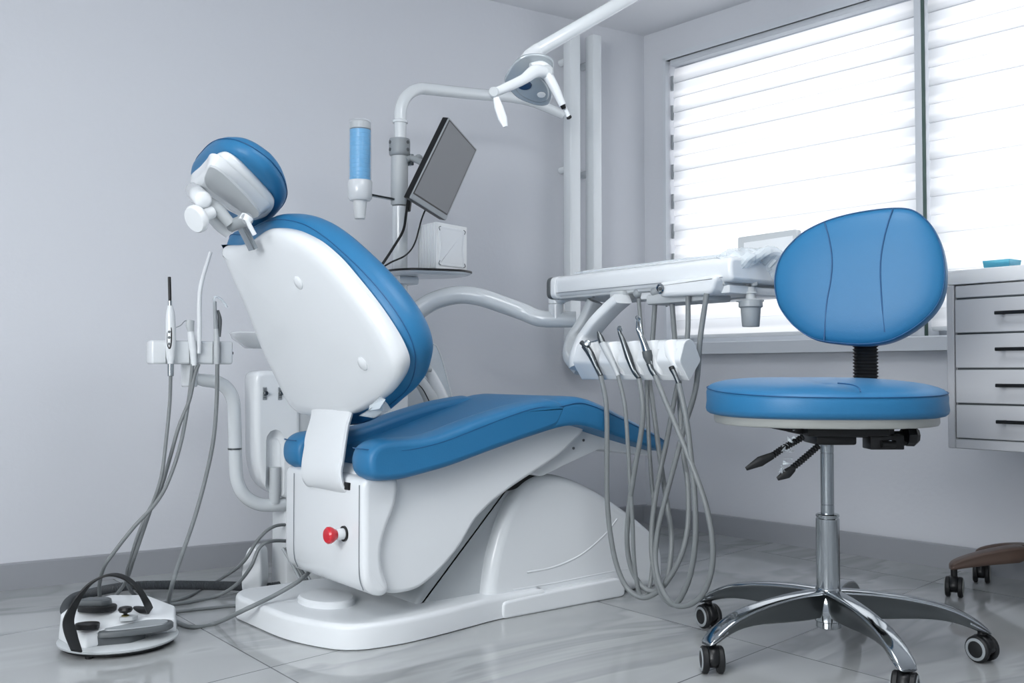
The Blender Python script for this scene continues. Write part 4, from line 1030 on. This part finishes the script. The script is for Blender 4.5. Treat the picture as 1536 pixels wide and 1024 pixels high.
# front grip rail below the near half
g0, g1 = at(990, 432, u=TU-.012), at(1073, 427, u=TU-.012)
vg0, vg1 = g0.y, g1.y
O = even(rpoly([(vg1-.012, zb_+.022), (vg0, zb_+.016), (vg0, zb_-.022), (vg1+.01, zb_-.026)], [.02, .008, .008, .014]), .004, 2)
bm = slab(bmesh.new(), O, soft(TU+.05, TU-.018, .010), (0, 0, 0), YV, ZV, XV); obj('grip_rail', bm, 'white', tr_, sharp=50)
rg0 = at(990, 433, u=TU-.022)
tor = []
for k in range(17):
    a = 2*math.pi*k/16; tor.append(rg0+V((0, math.cos(a)*.0105, math.sin(a)*.0105)))
obj('lock_ring', T(tor, .0028, n=1, seg=8), 'chrome', tr_)
obj('ring_centre', CY(rg0+V((.012, 0, 0)), rg0+V((-.002, 0, 0)), .0045, 12), 'dgrey', tr_)
# underside block and plate on the near half
bm = B((TU+.15, vB+.17, zb_-.012), (.26, .30, .020), .004, 2); obj('under_plate', bm, 'white', tr_)
bm = B((TU+.06, vB+.19, zb_-.024), (.10, .20, .026), .006, 2); obj('hose_block', bm, 'lgrey', tr_)
for p in ((925, 452), (890, 445), (975, 447), (992, 452), (1000, 459)):
    q = at(*p, z=zb_-.0045); obj('screw', LA([(.0035, -.001), (.003, .002), (0, .002)], q, (0, 0, -1), 12), 'dgrey', tr_)
for p in ((957, 440), (983, 438)):
    q = at(p[0], p[1], u=TU+.02)
    bm = CY(q+V((0, 0, .03)), q+V((0, 0, -.004)), .006, 14); lathe(bm, [(0, -.012), (.008, -.010), (.0125, -.004), (.0135, .003), (.011, .009), (0, .012)], q, (0, 0, 1), 20); obj('hose_socket', bm, 'grey', tr_)
# film-wrapped grip arch at the near end
Q = [at(1088, 402, u=TU+.02), at(1105, 389, u=TU+.05), at(1125, 384, u=TU+.09), at(1148, 386, u=TU+.13), at(1164, 396, u=TU+.16), at(1172, 410, u=TU+.18)]
obj('end_handle', BD(Q, [.05, .05, .05, .05, .05, .05], .020, V((-.8, .6, .0)), n=6), 'white2', tr_, sharp=50)
bm = bmesh.new(); g = random.Random(11); Qc = crom(Q, 6); rings = []
for i, p in enumerate(Qc):
    d = (Qc[min(i+1, len(Qc)-1)]-Qc[max(i-1, 0)]).normalized(); wd = V((-.8, .6, 0)); nn = d.cross(wd).normalized(); w2 = nn.cross(d)
    rings.append([p+w2*s.x*(.066+g.uniform(-.002, .004))+nn*s.y*(.036+g.uniform(-.003, .004)) for s in ell(.5, .5, 14, 3)])
loft(bm, rings); o = obj('handle_film', bm, 'film', tr_, sharp=12, label='wrinkled clear film wrap over the handle')
# dark mechanism and spring arm beneath the near end
s0_ = at(1138, 428, u=TU+.18); s1_ = at(1156, 430, u=TU+.20)
obj('spring_cover', T([at(1110, 424, u=TU+.18), s0_, s1_], .011, n=6, rib=(.006, .002), seg=14), 'black2', tr_, sharp=30)
obj('link_arm', T([at(1050, 452, u=TU+.15), at(1090, 444, u=TU+.17), at(1130, 440, u=TU+.16)], [.008, .012, .010], n=4, asp=2.0), 'lgrey', tr_)
# cup holder with grey cup
cc = at(1126, 462, u=TU+.10); cr_ = (16/FP)*((cc-EYE).length)
zq = lambda y: at(1126, y, u=TU+.10).z
c0 = V((cc.x, cc.y, 0))
bm = LA([(cr_*.95, zq(450)), (cr_*1.08, zq(451)), (cr_*1.1, zq(460)), (cr_*.92, zq(462)), (cr_*.78, zq(489)), (cr_*.72, zq(490)), (0, zq(490))], c0, seg=32); cupo = obj('hanging_cup', bm, 'grey', tr_)
bm = CY(V((c0.x, c0.y, zq(452))), V((c0.x, c0.y, zq(430))), cr_*.45, 20, .001); lathe(bm, [(cr_*.4, zq(441)), (cr_*.62, zq(440)), (cr_*.62, zq(438)), (cr_*.4, zq(437))], c0)
lathe(bm, [(cr_*.5, zq(447)), (cr_*1.25, zq(450)), (cr_*1.25, zq(452)), (cr_*.5, zq(449))], c0+V((.006, .006, 0)))
obj('cup_stem', bm, 'lgrey', tr_)
for dx, py in ((-.016, 424), (.004, 424), (.018, 426)):
    q = at(1123, py, u=TU+.10)+V((0, dx, 0)); obj('stem_knob', LA([(0, -.012), (.008, -.009), (.010, 0), (.007, .010), (0, .012)], q, (0, .2, 1), 16), 'grey', tr_)
obj('film_viewer_stand', B((TU+.30, at(1150, 380, u=TU+.30).y, zt_+.004), (.05, .10, .012), .003, 2), 'white2', tr_)
# flat light-grey viewer panel standing behind the tray
vp = [at(1106, 356, u=TU+.33), at(1196, 343, u=TU+.33), at(1198, 410, u=TU+.33), at(1106, 410, u=TU+.33)]
O = rpoly([(p.y, p.z) for p in vp], [.006, .012, .004, .004])
pv = obj('viewer_panel', S(O, [(TU+.33, .003), (TU+.333, 0), (TU+.347, 0), (TU+.35, .003)], (0, 0, 0), YV, ZV, XV), 'lgrey', tr_, sharp=35)
O = [(p.y, p.z) for p in [at(1116, 364, u=TU+.33), at(1190, 353, u=TU+.33), at(1190, 412, u=TU+.33), at(1116, 412, u=TU+.33)]]
obj('panel_face', S([V(q) for q in O], [(TU+.3305, 0), (TU+.3285, .001)], (0, 0, 0), YV, ZV, XV), 'white2', pv)
# pivot that joins tray to the arm
pv0 = at(842, 470, v=1.945)
q = at(830, 455, u=TU+.04)
jt = at(838, 470, v=ap[-2].y)
bm = CY(ap[-2]+V((0, 0, -.0)), ap[-2]+V((0, 0, .048)), .0245, 24, .003); lathe(bm, [(.0255, .048), (.0255, .062), (.018, .075), (0, .076)], ap[-2]); obj('arm_pivot', bm, 'white', tr_)
bm = CY(ap[-2]+V((0, 0, .060)), V((TU+.08, vA-.015, zb_+.02)), .018, 20, .002); obj('pivot_elbow', bm, 'white', tr_)
# hanging bracket from tray to the instrument holder
HU = 1.74
hb0 = [at(934, 448, u=TU-.01), at(918, 462, u=TU-.01), at(897, 484, u=TU-.02), at(880, 508, u=TU-.03), at(868, 535, u=HU+.03), at(868, 553, u=HU+.02)]
obj('hanging_bracket', BD(hb0, [.06, .06, .06, .055, .05, .05], .028, XV, n=6), 'white', tr_, sharp=45)
obj('bracket_root', B(at(926, 447, u=TU)+V((.02, 0, .008)), (.05, .05, .022), .004, 2), 'lgrey', tr_)
rear = [at(893, 452, u=TU+.06), at(880, 480, u=TU+.05), at(862, 510, u=TU+.02), at(857, 535, u=HU+.05), at(870, 556, u=HU+.04)]
obj('bracket_cheek', BD(rear, [.05, .05, .05, .045, .03], .028, XV, n=6), 'lgrey', tr_, sharp=45)
# instrument holder : diamond section extruded along v
cap = [(1034, 507), (1041, 511), (1051.5, 540), (1034, 572), (1018.7, 541), (1026, 512)]
vH1 = at(1034, 545, u=HU).y; vH0 = at(873, 545, u=HU).y
O = [at(*p, v=vH1) for p in cap]; O = [V((q.x, q.z)) for q in O]
O = even(rpoly(O, [.008, .008, .008, .004, .008, .008]), .003, 1)
hd_ = obj('instrument_holder', slab(bmesh.new(), O, [(vH1, .0015), (vH1+.0015, 0), (vH0-.002, 0), (vH0, .002)], (0, 0, 0), XV, ZV, YV), 'white', tr_, sharp=35)
uF = min(p.x for p in O); 
slots = [(880, 903), (912, 928), (941, 957), (975, 990), (1008, 1022)]
slotc = []
cb = bmesh.new()
for (xt, xb) in [(893, 900), (921, 929), (951, 957), (981, 986), (1008, 1013)]:
    a = at(xt-6, 505, u=uF+.012); b = at(xb+6, 572, u=uF+.012)
    d = (a-b).normalized(); a2 = a+d*.03; b2 = b-d*.03
    tube(cb, [b2, b.lerp(a, .35), b.lerp(a, .62), a, a2], [.009, .0105, .0165, .0205, .022], n=4, seg=16)
    box(cb, b.lerp(a, .25)+V((-.02, 0, 0)), (.05, .012, .10)); slotc.append((a, b))
cut(hd_, cb)
obj('holder_end_face', slab(bmesh.new(), inset(O, .001), [(vH1-.0012, .001), (vH1+.0005, 0)], (0, 0, 0), XV, ZV, YV), 'lgrey', hd_)

# ================================================================ INSTRUMENTS WITH THEIR HOSES
HR = .0065
def hosepath(pts, u0, u1):
    n = len(pts)
    # depth eases from the holder front (u0) to the tray underside (u1)
    out = []
    for i, p in enumerate(pts):
        f = i/(n-1); f = f*f*(3-2*f); out.append(at(p[0], p[1], u=u0+(u1-u0)*f))
    return out
def c7(l): return [(840+.3709*x, 560+.3709*y) for x, y in l]
uI = uF+.004
hoses = [
 c7([(165, 10), (187, 130), (190, 300), (190, 480), (200, 620), (225, 760), (268, 862), (330, 905), (390, 885), (440, 830), (488, 740), (512, 650), (520, 560), (516, 440), (500, 330), (490, 230), (484, 100)])+[(1018, 560), (1012, 505), (1007, 440)],
 c7([(235, 10), (262, 130), (275, 300), (282, 420), (292, 580), (300, 760), (318, 880), (345, 895), (365, 850), (375, 740), (380, 560), (370, 430), (360, 280), (352, 100)])+[(969, 560), (963, 505), (958, 448)],
 c7([(320, 20), (335, 130), (328, 240), (300, 400), (277, 560), (272, 700), (295, 805), (345, 870), (395, 875), (430, 835), (448, 740), (450, 640), (430, 510), (403, 330), (375, 120)])+[(974, 560), (979, 505), (983, 446)],
 c7([(385, 10), (430, 120), (487, 255), (545, 400), (592, 540), (617, 680), (612, 800), (575, 895), (515, 937), (455, 930), (410, 865), (386, 760), (395, 640), (425, 510), (465, 360), (505, 210)])+[(1044, 580), (1050, 510), (1060, 440)],
 c7([(480, 40), (510, 180), (530, 340), (545, 500), (547, 680), (522, 830), (470, 930), (425, 912), (390, 840), (371, 720), (375, 580), (402, 410), (430, 280), (458, 130)])+[(1020, 560), (1031, 505), (1032, 443)],
]
uT = [TU+.03, TU+.02, TU+.03, TU-.05, TU+.0]
names = [('air_water_syringe', 'grey angled air and water syringe, leftmost in the tray holder', 'syringe'),
         ('scaler_handpiece', 'grey cone-tipped scaler handpiece second from left in the tray holder', 'dental handpiece'),
         ('turbine_handpiece', 'dark steel turbine handpiece with small round head, in the middle slot of the tray holder', 'dental handpiece'),
         ('contra_angle_handpiece', 'tall shiny bent chrome contra-angle handpiece with dark grey motor, in the tray holder', 'dental handpiece'),
         ('motor_hose', 'grey hose with empty steel connector in the rightmost slot beside the holder end', 'hose')]
IN = []
for k in range(5):
    nm, lb, ct = names[k]; hp_ = hosepath(hoses[k], uI, uT[k])
    t = thing(nm, hp_[0], lb, ct, 'handpieces and hoses hanging from the instrument tray' if False else None)
    obj('supply_hose', T(hp_, HR if k != 1 else .0053, n=7, seg=12), 'hose', t, sharp=80)
    IN.append((t, hp_))
def I(px, py, d=0): return at(px, py, u=uI-d)
# 1 syringe
t, h = IN[0]
obj('handle', T([h[0], I(896, 553), I(886, 531, .004), I(877, 518, .008)], [0.0065, 0.0067, 0.0095, 0.0095], n=4, seg=14), 'dsteel', t, sharp=60)
obj('syringe_head', LA([(0, -.008), (.0075, -.006), (.0095, 0), (.0075, .006), (0, .008)], I(881, 515, .010), (-.7, -.6, .3), 20), 'alu', t)
obj('head_block', T([I(872, 513, .008), I(880, 521, .006)], .006, smooth=False), 'dsteel', t)
obj('water_tip', T([I(883, 514, .01), I(893, 511, .01), I(901, 509, .008)], .0014, n=3, seg=8), 'alu', t)
# 2 scaler
t, h = IN[1]
obj('handle', T([h[0], I(921, 548), I(912, 530, .003), I(903, 513, .007)], [0.0058, 0.0073, 0.0095, 0.0090], n=4, seg=16), 'lgrey', t, sharp=60)
obj('handpiece_cone', T([I(903.5, 514, .007), I(900, 505, .009), I(897, 497, .011)], [0.0092, 0.0076, 0.0031], n=4, seg=16), 'dsteel', t)
# 3 turbine
t, h = IN[2]
obj('handle', T([h[0], I(951, 556), I(943, 535, .003), I(936, 515, .007), I(930, 500, .010), I(929, 494, .011)], [0.0056, 0.0067, 0.0090, 0.0073, 0.0050, 0.0039], n=4, seg=16), 'dsteel', t, sharp=60)
obj('turbine_head', LA([(0, -.007), (.0055, -.006), (.0065, 0), (.0055, .005), (0, .006)], I(929.5, 493, .011), (-.6, -.3, .6), 18), 'alu', t)
# 4 contra angle
t, h = IN[3]
obj('handle', T([h[0], I(978, 556), I(974, 545)], [0.0058, 0.0069, 0.0078], n=3, seg=16), 'dsteel', t)
obj('motor', T([I(975, 546), I(972, 535, .003), I(970, 526, .005)], [0.0069, 0.0118, 0.0118], n=3, seg=18), 'dgrey', t, sharp=50)
obj('contra_angle', T([I(970, 527, .005), I(966, 515, .007), I(961, 503, .009), I(957, 494, .011), I(957, 484, .012), I(957.5, 478, .013)], [0.0101, 0.0081, 0.0067, 0.0050, 0.0047, 0.0040], n=4, seg=18), 'chrome', t, sharp=60)
obj('angle_head', LA([(0, -.006), (.005, -.005), (.0055, .003), (.004, .006), (0, .007)], I(957, 477, .013), (-.8, .1, .5), 16), 'chrome', t)
obj('coolant_tube', T([I(963, 498, .014), I(961, 488, .016), I(960, 480, .015)], .0010, n=3, seg=6), 'alu', t)
# 5 connector only
t, h = IN[4]
obj('connector', T([h[0], I(1013, 563), I(1008, 553)], [0.0058, 0.0058, 0.0063], n=3, seg=14), 'dsteel', t)
obj('connector_ring', T([I(1009, 555), I(1007, 550)], .0068, smooth=False), 'black', t)

# ================================================================ ASSISTANT INSTRUMENTS (left bar)
def Lf(px, py, v=2.475): return at(px, py, v=v)
def zfloor(px, py, r=.0052): return at(px, py, z=r)
# curing light
t = thing('curing_light', Lf(256, 565), 'white curing light with black rod tip and oval black keypad in the left holder bar', 'curing light')
obj('light_body', T([Lf(256, 546), Lf(256, 535), Lf(256, 515), Lf(256, 490), Lf(255.5, 470), Lf(255, 458)], [.007, .0105, .0125, .0125, .0105, .006], n=4, seg=20), 'white', t, sharp=60)
obj('metal_sleeve', CY(Lf(256, 564), Lf(256, 545), .0075, 20, .001), 'alu', t)
obj('tip_collar', CY(Lf(255, 459), Lf(255, 451), .0048, 16), 'alu', t)
obj('light_rod', CY(Lf(255, 452), Lf(254, 415), .0040, 14, .001), 'black', t)
kc_ = Lf(256.5, 505)+camv(0, -1)*.0105
kp = obj('keypad', S(ell(.0070, .032, 30, 2.6), [(-.004, 0), (.001, .0005), (.0018, .002)], kc_, camv(1, 0), ZV, -camv(0, 1)), 'black', t)
for dz in (.012, -.002, -.018): obj('key', LA([(.0035, .001), (.0035, .0025), (0, .0028)], kc_+V((0, 0, dz)), -camv(0, 1), 14), 'dgrey', kp)
L1 = [Lf(256, 563), Lf(254.5, 605), Lf(249, 661, 2.46), Lf(242, 714, 2.45), Lf(228, 758, 2.46), Lf(215, 796, 2.48), Lf(201, 837, 2.50), at(193, 862, v=2.58), at(186, 877, v=2.63), at(173, 893, v=2.66), zfloor(155, 902)]
L1 = L1[:-1]+[zfloor(160, 905), zfloor(176, 912), zfloor(227, 909), zfloor(245, 903), zfloor(280, 895), zfloor(322, 873), at(362, 846, v=2.52), at(388, 808, v=2.50), at(412, 789, v=2.50), at(445, 786, v=2.55)]
obj('supply_hose', T(L1, .0045, n=7, seg=10), 'hose', t, sharp=80)
# suction tips
t = thing('suction_handpiece', Lf(291, 545), 'grey suction handpiece holding a tall bent white suction tube in the left bar', 'suction handpiece')
obj('handle', T([Lf(291, 548), Lf(290, 530), Lf(288, 512), Lf(286, 497)], [.0075, .0085, .0095, .008], n=4, seg=16), 'white2', t, sharp=60)
obj('fan_head', T([Lf(287, 498), Lf(285, 488), Lf(286, 480)], [.008, .011, .010], n=3, seg=14, asp=.7), 'lgrey', t, sharp=50)
obj('wire_tip', T([Lf(284, 484), Lf(278, 481), Lf(271, 488), Lf(264, 491)], .0010, n=4, seg=6), 'alu', t)
L2 = [Lf(289, 546), Lf(283, 600), Lf(271, 665, 2.45), Lf(253, 720, 2.44), Lf(233, 755, 2.44), Lf(201, 790, 2.45), Lf(171, 828, 2.47), Lf(155, 852, 2.5), at(149, 880, v=2.62), zfloor(152, 902), zfloor(166, 915), zfloor(200, 922), zfloor(235, 909), zfloor(275, 904), zfloor(324, 894), at(355, 876, v=2.52), at(376, 850, v=2.455), at(390, 820, v=2.45), at(410, 811, v=2.46), at(445, 812, v=2.55)]
obj('supply_hose', T(L2, .0048, n=7, seg=10), 'hose', t, sharp=80)
t = thing('suction_tube', Lf(299, 545), 'tall thin bent white suction tube standing behind the left bar', 'suction tube')
obj('tube_tip', T([Lf(298, 530), Lf(299, 490), Lf(299, 455), Lf(301, 430), Lf(308, 403), Lf(316, 378)], [.0062, .0062, .0058, .0055, .005, .0045], n=5, seg=12), 'white2', t)
L3 = [Lf(298, 546), Lf(292, 562), Lf(284, 600, 2.47), Lf(268, 640, 2.47), Lf(254, 690, 2.47), Lf(240, 735, 2.47), Lf(222, 768, 2.49), Lf(207, 803, 2.50), Lf(197, 836, 2.51), at(190, 866, v=2.60), zfloor(200, 890), zfloor(225, 893)]
obj('supply_hose', T(L3, .0048, n=7, seg=10), 'hose', t, sharp=80)
t = thing('saliva_ejector', Lf(326, 545), 'grey saliva ejector with a hooked translucent tip, nearest the chair in the left bar', 'saliva ejector')
obj('handle', T([Lf(325, 546), Lf(325, 525), Lf(325, 508), Lf(324, 493)], [.0068, .0078, .0070, .006], n=4, seg=16), 'lgrey', t, sharp=60)
obj('ejector_stem', T([Lf(324, 493), Lf(323, 475), Lf(322, 452)], [.006, .0052, .0046], n=4, seg=12), 'grey', t)
obj('hooked_tip', T([Lf(322, 455), Lf(321, 448), Lf(325, 445), Lf(333, 450), Lf(341, 461)], .0032, n=5, seg=10), 'film', t)
obj('trigger', T([Lf(327, 465), Lf(330, 480), Lf(329, 505)], [.003, .0055, .004], n=4, seg=8), 'dgrey', t)
L4 = [Lf(326, 546), Lf(325, 600), Lf(320, 660, 2.45), Lf(307.5, 720, 2.42), Lf(291, 779, 2.40), Lf(271, 837, 2.36), Lf(259, 874, 2.30), zfloor(253, 907), zfloor(262, 929), zfloor(288, 940), zfloor(324, 934), at(367.5, 914, u=.925), at(411, 893, u=.995), at(447, 872, u=1.05), at(464, 857, u=1.10), at(472, 845, u=1.14)]
obj('supply_hose', T(L4, .0052, n=8, seg=12), 'hose', t, sharp=80)

# ================================================================ FOOT CONTROL
fc0 = at(180, 945, z=0)
F_ = thing('foot_control', fc0, 'round white and grey foot control with black carrying arch on the floor', 'foot pedal')
cxy = at(178, 958, z=.012)
obj('base_disc', LA([(0, .010), (.118, .010), (.124, .013), (.125, .017), (.121, .020), (0, .020)], V((cxy.x, cxy.y, 0)), seg=56), 'lgrey', F_)
fr_ = camv(1, 0); ff_ = camv(0, 1)
def FQ(x, y, z=0): return V((cxy.x, cxy.y, 0))+fr_*x+ff_*y+V((0, 0, z))
obj('rubber_skirt', LA([(0, .003), (.108, .003), (.116, .006), (.117, .011), (0, .011)], V((cxy.x, cxy.y, 0)), seg=48), 'black2', F_)
for x, y in ((-.02, -.105), (-.10, -.02), (.09, -.03), (0, .10)): obj('rubber_foot', LA([(.008, 0), (.009, .006), (0, .006)], FQ(x, y)), 'black', F_)
# white housing block : loft of footprint (wider low, sloping top)
fo_ = [(-.123, .02), (-.118, -.035), (-.060, -.098), (-.028, -.107), (.06, .0), (.118, .028), (.10, .085), (.02, .115), (-.06, .10)]
zt1 = [.078, .076, .052, .050, .058, .050, .066, .085, .088]
lo = [FQ(x, y, .019) for x, y in fo_]; hi = [FQ(x*.96+0, y*.96, z) for (x, y), z in zip(fo_, zt1)]
bm = bmesh.new(); A1 = [bm.verts.new(p) for p in lo]; A2 = [bm.verts.new(p) for p in hi]; n9 = len(fo_)
for k in range(n9): bm.faces.new((A1[k], A1[(k+1) % n9], A2[(k+1) % n9], A2[k]))
bm.faces.new(A1[::-1]); cen9 = sum(hi, V((0, 0, 0)))/n9; cv_ = bm.verts.new(cen9+V((0, 0, .004)))
for k in range(n9): bm.faces.new((A2[k], A2[(k+1) % n9], cv_))
bmesh.ops.recalc_face_normals(bm, faces=bm.faces[:])
eg = [e for e in bm.edges if cv_ not in e.verts]
bmesh.ops.bevel(bm, geom=eg, offset=.005, segments=3, affect='EDGES', profile=.5)
obj('pedal_housing', bm, 'white', F_, sharp=32)
# grey pedal plate projecting over the disc to the right
pl_ = rpoly([(-.014, -.072), (-.010, -.092), (.03, -.086), (.095, -.052), (.122, -.03), (.122, .006), (.09, .022), (.05, .012)], [.005, .01, .02, .02, .03, .03, .02, .01])
def pz(x, y, h): return .10*(x+.02)*.12
obj('pedal_plate', S(pl_, [(.036, .003), (.038, 0), (.047, 0), (.050, .003)], V((cxy.x, cxy.y, 0)), fr_, ff_, ZV, warp=pz), 'dgrey', F_, sharp=50)
obj('pedal_tread', S([V((p.x*.86+.008, p.y*.8-.008)) for p in pl_], [(.048, 0), (.0525, .0015)], V((cxy.x, cxy.y, 0)), fr_, ff_, ZV, warp=pz), 'grey', F_, sharp=50)
bm = S(rpoly([(-.018, -.088), (.05, -.062), (.07, -.02), (.0, -.01)], .01), [(.020, 0), (.040, 0)], V((cxy.x, cxy.y, 0)), fr_, ff_, ZV); obj('pedal_support', bm, 'dgrey', F_)
def pad(px, py, z, a, b, m='dgrey', h=.006, nm='foot_button'):
    q = at(px, py, z=z); return obj(nm, S(ell(a, b, 32), [(-.006, .001), (h*.6, 0), (h, .002), (h+.0008, .008)], q, fr_, (ff_+V((0, 0, -.12))).normalized(), ZV), m, F_)
pad(131, 938, .064, .024, .030, 'black')
pad(146, 911, .079, .040, .045, 'black2')
obj('grey_rocker', S(rpoly([(-.034, -.03), (.03, -.034), (.04, -.012), (.026, .03), (-.03, .03)], .01), [(0, .002), (.003, 0), (.012, .002), (.015, .008)], at(143, 907, z=.084), fr_, (ff_+V((0, 0, -.1))).normalized(), ZV), 'dgrey', F_, sharp=50)
q = at(188, 925, z=.066); kb_ = obj('joystick_knob', LA([(.004, 0), (.004, .010), (.0125, .013), (.0155, .018), (.013, .023), (.006, .025), (0, .025)], q+V((0, 0, -.002))), 'black', F_)
obj('brass_collar', LA([(.008, -.002), (.008, .004), (.004, .006)], q), 'brass', kb_)
obj('recess', S(rpoly([(-.012, .014), (-.006, -.02), (.02, -.012), (.026, .008)], .004), [(-.004, 0), (.0035, .0)], q+V((0, 0, -.001)), fr_, ff_, ZV), 'lgrey', F_)
# carrying arch
arcp = [at(115, 976, z=.035), at(106, 950, z=.062), at(104, 928, z=.085), at(117, 898, z=.12), at(137, 874, z=.15), at(164, 862, z=.165), at(189, 867, z=.155), at(208, 884, z=.130), at(219, 902, z=.10), at(225, 915, z=.072)]
obj('carrying_arch', BD(arcp, [.026, .032, .030, .024, .018, .018, .018, .018, .018, .018], .005, (fr_*.15+ff_).normalized(), n=6), 'black2', F_, sharp=50)
obj('arch_foot', S(ell(.026, .012, 24), [(-.004, 0), (.003, .0), (.005, .003)], at(212, 914, z=.068), (fr_-ff_*.6).normalized(), (ff_+fr_*.6).normalized(), ZV), 'black2', F_)
# ribbed hose from the pedal to the service unit
rp_ = [zfloor(118, 936, .014), zfloor(106, 925, .014), zfloor(98, 913, .014), zfloor(110, 897, .014), zfloor(140, 888, .014), zfloor(190, 879, .014), zfloor(250, 877, .014), zfloor(330, 878, .014), zfloor(400, 880, .014), zfloor(440, 875, .014), zfloor(500, 866, .014)]
tag(obj('ribbed_hose', T(rp_, .0115, n=8, rib=(.0045, .0010), seg=14), 'rib', sharp=25), 'dark grey ribbed hose lying on the floor between foot control and chair', 'hose')
# thin floor cables
tag(obj('floor_cable', T([at(222, 905, z=.01), zfloor(245, 918, .004), zfloor(290, 914, .004), zfloor(340, 909, .004), zfloor(372, 905, .004), zfloor(400, 893, .004)], .0042, n=7, seg=10), 'hose', sharp=80), 'thin grey cable lying straight on the floor from foot control to chair base', 'cable')
tag(obj('floor_cable', T([at(216, 899, z=.012), zfloor(226, 898, .003), zfloor(240, 903, .003), zfloor(255, 911, .003), zfloor(242, 915, .003), zfloor(222, 909, .003)], .0016, n=6, seg=8), 'hose', sharp=80), 'short thin grey wire curled on the floor beside the foot control', 'cable')
# white rounded junction block standing behind the chair plate
O = even(rpoly([(-.022, 0), (-.028, .03), (-.026, .075), (-.012, .125), (.004, .135), (.026, .125), (.030, .04), (.022, .0)], .012), .004, 2)
jb = at(382, 891, z=0)
tag(obj('junction_block', S(O, soft(-.03, .03, .008), V((jb.x, jb.y, 0)), camv(1, -.1), ZV, camv(.1, 1)), 'white', sharp=50), 'white rounded plastic block standing on the floor behind the chair plate', 'pedal block')
# loose cable bundle coming out under the chair
for k, (dx, c_) in enumerate(((0, 'grey'), (5, 'hose'), (9, 'dgrey'), (14, 'grey'))):
    obj('bundle_cable', T([at(424+dx, 822-dx*.3, v=2.44), at(436+dx, 842, v=2.42), at(450+dx, 868, v=2.40), at(462+dx, 888, v=2.38)], .0042, n=5, seg=8), c_, ch)
